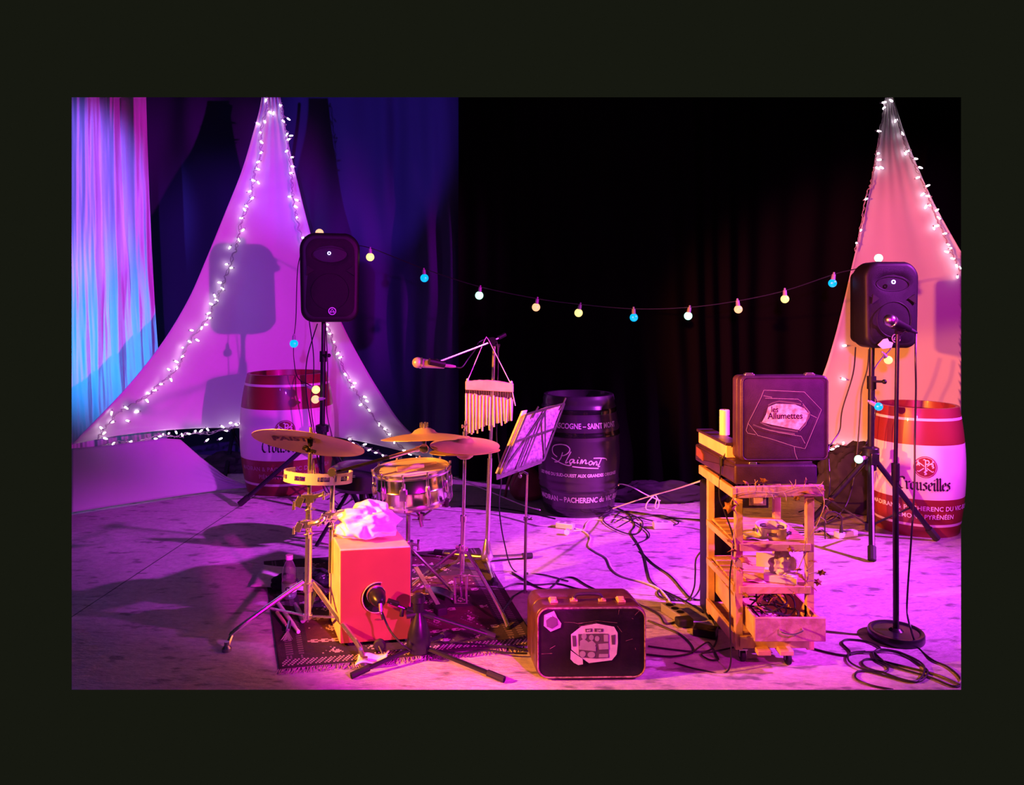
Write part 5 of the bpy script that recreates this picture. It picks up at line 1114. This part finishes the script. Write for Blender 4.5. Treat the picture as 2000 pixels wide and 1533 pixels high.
# garlands
def leaf(mb, c, s, seed):
    random.seed(seed); rm = Matrix.Rotation(random.uniform(-1.2, 1.2), 3, 'X') @ Matrix.Rotation(random.uniform(-1, 1), 3, 'Y') @ Matrix.Rotation(random.uniform(0, 6), 3, 'Z')
    o = [(0, -1), (.35, -.55), (.95, -.6), (.7, 0), (.95, .45), (.4, .45), (0, 1.1), (-.4, .45), (-.95, .45), (-.7, 0), (-.95, -.6), (-.35, -.55)]
    vs = [V((0, 0, .15*s))]+[V((a*s*.6, b*s*.6, -.1*s*abs(a))) for a, b in o]
    mb.add([c+rm @ q for q in vs], [(0, i+1, (i+1) % 12+1) for i in range(12)])
def garland(name, label, stems, leaves, twigs=(), lm='leaf'):
    t = thing(name, label, 'garland', stems[0][-1]); mb = MB()
    for s_ in stems: mb.tube(smoothpath(s_, 6), .0022, 5)
    for a, b in twigs: mb.tube([a, a.lerp(b, .5)+V((.004, 0, .003)), b], [.0022, .0016, .0008], 5)
    mb.build('stem', 'twig', t)
    for i, (c, s_) in enumerate(leaves):
        m2 = MB(); leaf(m2, c, s_*1.5, i*13+5); m2.build('leaf', lm, t, fix=False, solid=.0006)
    random.seed(11); return t
yF = 3.085
vp = lambda a, b, D=3.08: P(a, b, D)
garland('ivy_garland', 'dry ivy garland draped along the front rail and left post of the cart',
    [[vp(1432, 965), vp(1470, 960), vp(1520, 962), vp(1560, 952), vp(1592, 950)], [vp(1434, 970), vp(1428, 985), vp(1440, 1010), vp(1432, 1050), vp(1430, 1090), vp(1448, 1120)]],
    [(vp(1457, 942), .016), (vp(1492, 938), .020), (vp(1573, 940), .014), (vp(1578, 962), .040), (vp(1556, 973), .016), (vp(1425, 990), .030), (vp(1436, 980), .022), (vp(1427, 1058), .026), (vp(1431, 1075), .024), (vp(1428, 1088), .024), (vp(1455, 1093), .030), (vp(1460, 1100), .026), (vp(1444, 1110), .022), (vp(1545, 1072), .018), (vp(1560, 1076), .022), (vp(1484, 1170, 3.02), .026), (vp(1508, 1172, 3.02), .026), (vp(1488, 1190, 3.02), .026), (vp(1456, 1161, 3.02), .018)],
    [(vp(1475, 958), vp(1474, 936)), (vp(1474, 945), vp(1480, 938)), (vp(1548, 955), vp(1542, 938)), (vp(1550, 955), vp(1554, 936)), (vp(1570, 952), vp(1574, 932)), (vp(1497, 960), vp(1495, 972)), (vp(1530, 960), vp(1536, 980)), (vp(1462, 960), vp(1461, 945)), (vp(1500, 962), vp(1512, 975))])
garland('twig_garland', 'pale twig garland with brown leaves trailing off the right corner of the cart',
    [[vp(1592, 948), vp(1604, 960), vp(1610, 985), vp(1600, 1015), vp(1590, 1035), vp(1580, 1050)], [vp(1575, 1050), vp(1570, 1085), vp(1578, 1120), vp(1572, 1150)], [vp(1574, 1075), vp(1560, 1110), vp(1555, 1120)]],
    [(vp(1608, 955), .012), (vp(1624, 975), .014), (vp(1612, 1000), .012), (vp(1588, 1096), .020), (vp(1604, 1118), .020), (vp(1597, 1137), .018), (vp(1591, 1150), .014), (vp(1568, 1128), .028), (vp(1558, 1112), .022), (vp(1525, 1162), .018), (vp(1552, 1158), .010)],
    [(vp(1600, 950), vp(1608, 940)), (vp(1608, 975), vp(1622, 978)), (vp(1609, 985), vp(1618, 998)), (vp(1602, 1010), vp(1614, 1022)), (vp(1595, 1035), vp(1608, 1038)), (vp(1575, 1115), vp(1588, 1100)), (vp(1577, 1122), vp(1600, 1116)), (vp(1575, 1135), vp(1595, 1136)), (vp(1540, 1150), vp(1550, 1164))])

# ================================================================== RIGHT MIC STAND
g = G(1750, 1246); Dr = g.y; t = thing('round_base_microphone_stand', 'black microphone stand with a heavy round base beside coiled cable', 'microphone stand', g)
g0 = V((P(1750, 1240, Dr).x, Dr, 0)); rB = 50*Dr/F
mb = MB(); mb.lathe([(0, 0), (rB, 0), (rB*1.02, .006), (rB*1.02, .030), (rB*.99, .036), (rB*.9, .036), (rB*.82, .030), (.03, .034), (.018, .045), (0, .045)], g0, Z, 48); mb.build('base', 'blackmetal', t)
tp_ = P(1753, 652, Dr)
mb = MB(); mb.tube([V((g0.x, Dr, .04)), P(1749, 912, Dr)], .0125, 12); mb.build('pole', 'blackmetal', t)
mb = MB(); mb.tube([P(1749, 915, Dr), tp_], .0085, 12); mb.build('inner_pole', 'blackmetal', t)
mb = MB(); mb.tube([P(1749, 905, Dr), P(1749, 938, Dr)], .017, 12); mb.build('clutch', 'black', t)
mb = MB(); mb.tube([P(1754, 648, Dr), P(1755, 663, Dr)], .010, 10); mb.tube([P(1746, 634, Dr-.02), P(1762, 642, Dr)], .019, 12); mb.box(P(1755, 646, Dr), (.022, .025, .03)); mb.build('microphone_clip', 'black', t)
mic(P(1731, 622, Dr-.07), P(1790, 650, Dr+.05), 'silver-headed microphone on the round-based stand before the loudspeaker', ball_r=.026)
# ------------------------------------------------------------------ cables
def cable(pts, r, m_, label, name='cable', lift=0):
    q = []
    for p in pts:
        if len(p) == 2: q.append(G(p[0], p[1], r+.001+lift))
        else: q.append(P(*p))
    mb = MB(); mb.tube(smoothpath(q, 7), r, 7); o = mb.build(name, m_, clip={'R': 1876, 'B': 1346}); return tag(o, label, 'cable')
cable([(1789, 650, Dr+.05), (1788, 700, Dr), (1789, 760, Dr+.02), (1787, 850, Dr+.05), (1786, 950, Dr+.02), (1780, 1050, Dr), (1773, 1150, Dr), (1772, 1195, Dr-.03), (1778, 1225, Dr-.1), (1792, 1262), (1820, 1288), (1850, 1302), (1872, 1320), (1878, 1335), (1860, 1340), (1815, 1322), (1740, 1300), (1722, 1288), (1710, 1275), (1718, 1268), (1760, 1275), (1800, 1300), (1812, 1312), (1800, 1328), (1770, 1330), (1700, 1312), (1675, 1312), (1672, 1325), (1700, 1338), (1745, 1347)], .0042, 'cable', 'black cable falling from the round-based stand microphone into floor loops', 'microphone_cable')
cable([(1585, 1266), (1625, 1276), (1655, 1280), (1660, 1272), (1645, 1256), (1655, 1249), (1690, 1252), (1715, 1262), (1718, 1268), (1705, 1275), (1712, 1290), (1730, 1300), (1734, 1308), (1722, 1312), (1695, 1305), (1684, 1295), (1690, 1288), (1710, 1288), (1760, 1300), (1830, 1318), (1876, 1338)], .0042, 'cable', 'looped black floor cable leading from the cart toward the round base')
cable([(1660, 1278), (1675, 1274), (1705, 1273), (1735, 1271), (1765, 1277), (1800, 1295), (1805, 1312), (1790, 1330), (1760, 1326), (1720, 1312), (1690, 1308), (1664, 1296), (1656, 1285), (1662, 1275), (1690, 1272)], .004, 'cable', 'oval coil of black cable on the floor in front of the round base', 'cable_coil', .004)
cable([(870, 1028, 3.9), (880, 990), (940, 988), (990, 994), (1040, 1003), (1085, 1013)][1:], .004, 'cable', 'dark cable running behind the hi-hat to the white plug block')
cable([(760, 982), (840, 992), (900, 998), (960, 1003), (1010, 1015), (1050, 1026), (1088, 1026)], .0045, 'whitecable', 'white cable leading across the floor into the plug block')
cable([(1118, 1030), (1140, 1037), (1153, 1050), (1150, 1066), (1165, 1078), (1185, 1090), (1195, 1110), (1215, 1125), (1260, 1138), (1290, 1152), (1312, 1180)], .0048, 'whitecable', 'white cable snaking from the plug block to the grey power strip')
cable([(1120, 1036), (1140, 1035), (1146, 1022), (1158, 1014), (1185, 1016), (1200, 1013), (1235, 1018), (1275, 1022)], .0045, 'whitecable', 'white cable linking the plug block and the white power brick')
cable([(1312, 1026), (1340, 1028), (1365, 1033), (1390, 1040), (1430, 1043), (1470, 1045), (1540, 1044), (1590, 1042), (1640, 1040)], .0045, 'whitecable', 'white cable continuing from the power brick behind the cart')
cable([(1200, 990), (1225, 1002), (1240, 1025), (1232, 1040), (1245, 1060), (1258, 1085), (1265, 1115), (1272, 1135), (1295, 1155), (1320, 1172)], .0042, 'cable', 'black cable from the barrel foot down to the grey power strip')
cable([(1250, 1075), (1275, 1100), (1310, 1125), (1332, 1150), (1350, 1168), (1375, 1170), (1385, 1150)], .0042, 'cable', 'black cable curving toward the foot of the cart post')
cable([(1176, 1010), (1200, 1000), (1235, 1006), (1255, 1020), (1248, 1040), (1225, 1042), (1195, 1030), (1178, 1015), (1195, 1005), (1230, 1015), (1262, 1035), (1267, 1050), (1240, 1063)], .004, 'cable', 'messy tangle of black cable at the foot of the black barrel', 'cable_tangle', .004)
cable([(1195, 1020), (1215, 999), (1260, 1003), (1300, 1012), (1340, 1013), (1380, 1015), (1420, 1012)], .004, 'cable', 'black cable stretching from the tangle to behind the cart')
cable([(1210, 1028), (1240, 1012), (1270, 1006), (1300, 1008), (1325, 1020), (1310, 1025), (1270, 1016), (1230, 1008), (1205, 1018)], .004, 'cable', 'loose black cable loops behind the white power brick', 'cable_tangle', .008)
cable([(1393, 948, 3.6), (1375, 970, 3.7), (1374, 1020, 3.75), (1380, 1060, 3.75), (1360, 1090, 3.75), (1358, 1120, 3.75), (1355, 1150, 3.78), (1340, 1173), (1300, 1170), (1285, 1160), (1290, 1152), (1310, 1160), (1345, 1178), (1372, 1196)], .0042, 'cable', 'black cable hanging beside the left cart post down to the floor loop')
cable([(1378, 955, 3.65), (1371, 975, 3.75), (1378, 1010, 3.8), (1375, 1050, 3.8), (1372, 1100, 3.8), (1366, 1150, 3.82), (1350, 1172)], .0042, 'cable', 'second black cable hanging just inside the one by the cart post')
cable([(1000, 1118), (1060, 1150), (1088, 1138), (1095, 1130), (1120, 1128), (1150, 1145), (1190, 1162), (1240, 1178), (1285, 1200), (1300, 1218), (1330, 1210)], .0042, 'cable', 'black cable arching over the floor behind the floor suitcase')
cable([(985, 1148), (1010, 1140), (1050, 1142), (1090, 1140), (1130, 1150), (1165, 1155)], .004, 'cable', 'short black cable lying behind the handle of the floor suitcase')
cable([(1266, 1212), (1290, 1222), (1330, 1240), (1352, 1262), (1350, 1275), (1310, 1282), (1262, 1278)], .0042, 'cable', 'black cable curving on the amber-lit floor right of the floor suitcase')
cable([(1266, 1262), (1310, 1268), (1350, 1272), (1385, 1270), (1400, 1250), (1398, 1225), (1385, 1200)], .0038, 'cable', 'black cable from the floor suitcase to the cart foot')
cable([(1352, 1275), (1368, 1262), (1385, 1255), (1400, 1280), (1402, 1288), (1385, 1288), (1370, 1277), (1395, 1272), (1425, 1266), (1440, 1262)], .0035, 'cable', 'thin black loops on the floor at the cart caster', 'cable_coil', .003)
cable([(1030, 1268), (980, 1262), (930, 1258), (880, 1255), (840, 1252)], .004, 'cable', 'black cable from the floor suitcase across the front of the rug', lift=.016)
cable([(1030, 1276), (990, 1275), (950, 1270), (900, 1276), (850, 1270)], .004, 'cable', 'lower of two black cables at the front edge of the rug', lift=.016)
cable([(746, 1195, Dm-.10), (756, 1220, 3.14), (768, 1240, 3.10), (790, 1262, 3.08), (815, 1275), (850, 1277)], .0042, 'cable', 'cable drooping from the kick microphone to the low stand', 'microphone_cable', .016)
cable([(620, 632, 5.85), (600, 700, 5.85), (598, 760, 5.8), (608, 830, 5.8), (622, 900, 5.75), (640, 965), (700, 962)], .0045, 'cable', 'cable hanging from the loudspeaker in front of the larger sail')
cable([(604, 628, 5.9), (612, 690, 5.85), (612, 745, 5.7), (607, 790, 5.68), (615, 850, 5.68), (625, 920, 5.7), (660, 985), (690, 975)], .004, 'cable', 'thinner cable hanging alongside the speaker pole near the claret barrel')
cable([(636, 632, 5.66), (640, 720, 5.68), (638, 800, 5.68), (648, 850, 5.66), (655, 890, 5.68), (690, 960), (720, 975)], .004, 'cable', 'cable hugging the right side of the pole by the larger sail')
cable([(1671, 678, 4.9), (1666, 730, 4.95), (1645, 800, 5.0), (1640, 840, 5.0), (1625, 865, 4.95), (1618, 880, 4.9), (1620, 960, 4.8), (1605, 985), (1560, 1000)], .0045, 'cable', 'outer cable hanging from the patched loudspeaker toward the cart')
cable([(1697, 682, 4.9), (1694, 720, 4.92), (1683, 760, 4.95), (1680, 800, 4.95), (1676, 860, 4.95), (1670, 920, 4.95), (1662, 960, 4.95), (1650, 990, 4.9), (1632, 1010, 4.8), (1610, 1022), (1625, 1008), (1640, 1012)], .0045, 'cable', 'inner cable hanging from the patched loudspeaker to the white power strip')
cable([(1560, 1040), (1595, 1040), (1605, 1035), (1620, 1046), (1622, 1050)], .004, 'cable', 'dark cable crossing under the white power strip')
cable([(1640, 988), (1690, 990), (1715, 993), (1690, 985)], .004, 'cable', 'black cable behind the pole of the right speaker stand')
cable([(640, 975), (665, 962), (690, 968), (675, 985), (650, 990), (700, 998), (730, 975), (700, 952), (668, 970)], .004, 'cable', 'black cable tangle under the drum stool', 'cable_tangle')
# white rope low along the back
def rope(pts, label):
    mb = MB(); mb.tube(smoothpath([P(*p) for p in pts], 4), .0042, 6); o = mb.build('cord', 'whitecable'); return tag(o, label, 'cord')
rope([(886, 932, 5.9), (950, 957, 5.7), (1015, 984, 5.5), (1055, 996, 5.3)], 'taut white cord low behind the boom stand, ending at the black barrel')
rope([(1197, 993, 5.3), (1260, 972, 5.0), (1320, 955, 4.5), (1372, 938, 3.75)], 'taut white cord from the black barrel to the cart')
rope([(1278, 967, 4.9), (1264, 982, 4.9), (1262, 994, 4.9), (1272, 997, 4.9)], 'loose cord end dangling from the taut cord, curled like a hook')
rope([(1280, 967, 4.85), (1287, 980, 4.85), (1284, 993, 4.85), (1279, 990, 4.85), (1283, 975, 4.85)], 'small cord loop knotted onto the taut cord')
rope([(1208, 948, 5.3), (1212, 945, 5.4), (1232, 950, 5.5), (1262, 966, 5.5), (1290, 978, 5.5)], 'white cord trailing from the side of the black barrel')
# plugs and power strips
def plugbox(c, size, yaw, m_, name, label, cat, extra=None):
    c = V(c); rm = Matrix.Rotation(R(yaw), 3, 'Z'); t = thing(name, label, cat, V((c.x, c.y, 0)))
    mb = MB(); mb.box(c+Z*size[2]/2, size, rm); mb.build('housing', m_, t, bevel=.005)
    n = max(1, int(size[0]/.05)); mb = MB()
    for k in range(n):
        q = rm @ V(((k-(n-1)/2)*.045, 0, size[2])); mb.lathe([(0, 0), (.016, 0), (.018, .0015), (0, .0015)], c+q, Z, 16)
    mb.build('socket_face', 'grey' if m_ == 'white' else 'black', t)
    return t
t = plugbox(G(1104, 1031, .003), (.12, .05, .035), -22, 'white', 'plug_block', 'white triple plug block on the floor before the black barrel', 'power strip')
mb = MB(); c = G(1108, 1038, .02); mb.lathe([(0, 0), (.02, 0), (.018, .03), (0, .03)], c, V((-.2, -1, .1)), 14); mb.build('plug', 'white', t)
plugbox(G(1294, 1031, .003), (.125, .06, .04), 3, 'white', 'power_brick', 'white rectangular power brick on the floor between barrel and cart', 'power adapter')
t = plugbox(G(1652, 1048, .003), (.15, .05, .038), 20, 'white', 'power_strip', 'white power strip on the floor beside the right speaker stand', 'power strip')
mb = MB(); c = G(1643, 1040, .045); mb.tube([c, c+Z*.045], [.012, .007], 10); mb.tube(smoothpath([c+Z*.04, c+V((0, 0, .10)), c+V((-.05, 0, .13)), c+V((-.10, 0, .10)), c+V((-.10, 0, -.04))], 5), .004, 6); mb.build('plug', 'rubber', t)
t = plugbox(G(1318, 1205, .003), (.16, .052, .04), -68, 'grey', 'power_strip', 'grey power strip between the floor suitcase and the cart', 'power strip')
mb = MB(); c = G(1336, 1222, .006); mb.box(c+Z*.02, (.075, .05, .036), Matrix.Rotation(.2, 3, 'Z')); mb.build('adapter_plug', 'rubber', t, bevel=.008)
t = plugbox(G(1378, 1240, .002), (.10, .07, .035), -25, 'black', 'power_adapter', 'black adapter on the floor against the left cart post', 'power adapter')
t = plugbox(G(742, 975, .003), (.12, .04, .03), -8, 'white', 'plug_block', 'white plug block on the floor behind the snare drum', 'power strip')
# dark gear heap behind the right stand
o = blob(V((P(1665, 940, 5.45).x, 5.45, .20)), (.28, .16, .30), 2.7, .25, 60).build('covered_equipment', 'tent', fix=False); tag(o, 'dark heap of equipment under black cloth behind the right speaker stand', 'equipment')
o = blob(V((P(445, 948, 6.75).x, 6.75, .07)), (.25, .12, .11), 6.1, .35, 50).build('folded_black_cloth', 'tent', fix=False); tag(o, 'folded black cloth on the floor between the low white cloth and barrel', 'cloth')
o = blob(V((P(1290, 965, 5.75).x, 5.72, .06)), (.34, .07, .10), 5.1, .35, 50).build('black_cloth_bundle', 'tent', fix=False); tag(o, 'black cloth bundled at the backdrop foot behind the power brick', 'cloth')
GR = {'fairy_light_string': 'fairy light strings on the fabric sails', 'loudspeaker': 'pair of black loudspeakers', 'speaker_stand': 'pair of tripod speaker stands', 'wine_barrel': 'wine barrels along the rear of the stage',
 'cymbal': 'bronze cymbals of the drum kit', 'cable': 'cables on and above the floor', 'cable_tangle': 'cables on and above the floor', 'cable_coil': 'cables on and above the floor', 'microphone_cable': 'cables on and above the floor', 'cord': 'white cords low behind the kit',
 'drumstick': 'sticks and brushes on the rug', 'drum_brush': 'sticks and brushes on the rug', 'bundle_rod': 'wooden rods on the snare drum', 'fabric_sail': 'tall fabric sails', 'small_pouch': 'pouches on the rug'}
for o in bpy.data.objects:
    if '_base' in o: del o['_base']
    n_ = o.name.split('.')[0]
    if not o.parent and n_ in GR: o['group'] = GR[n_]
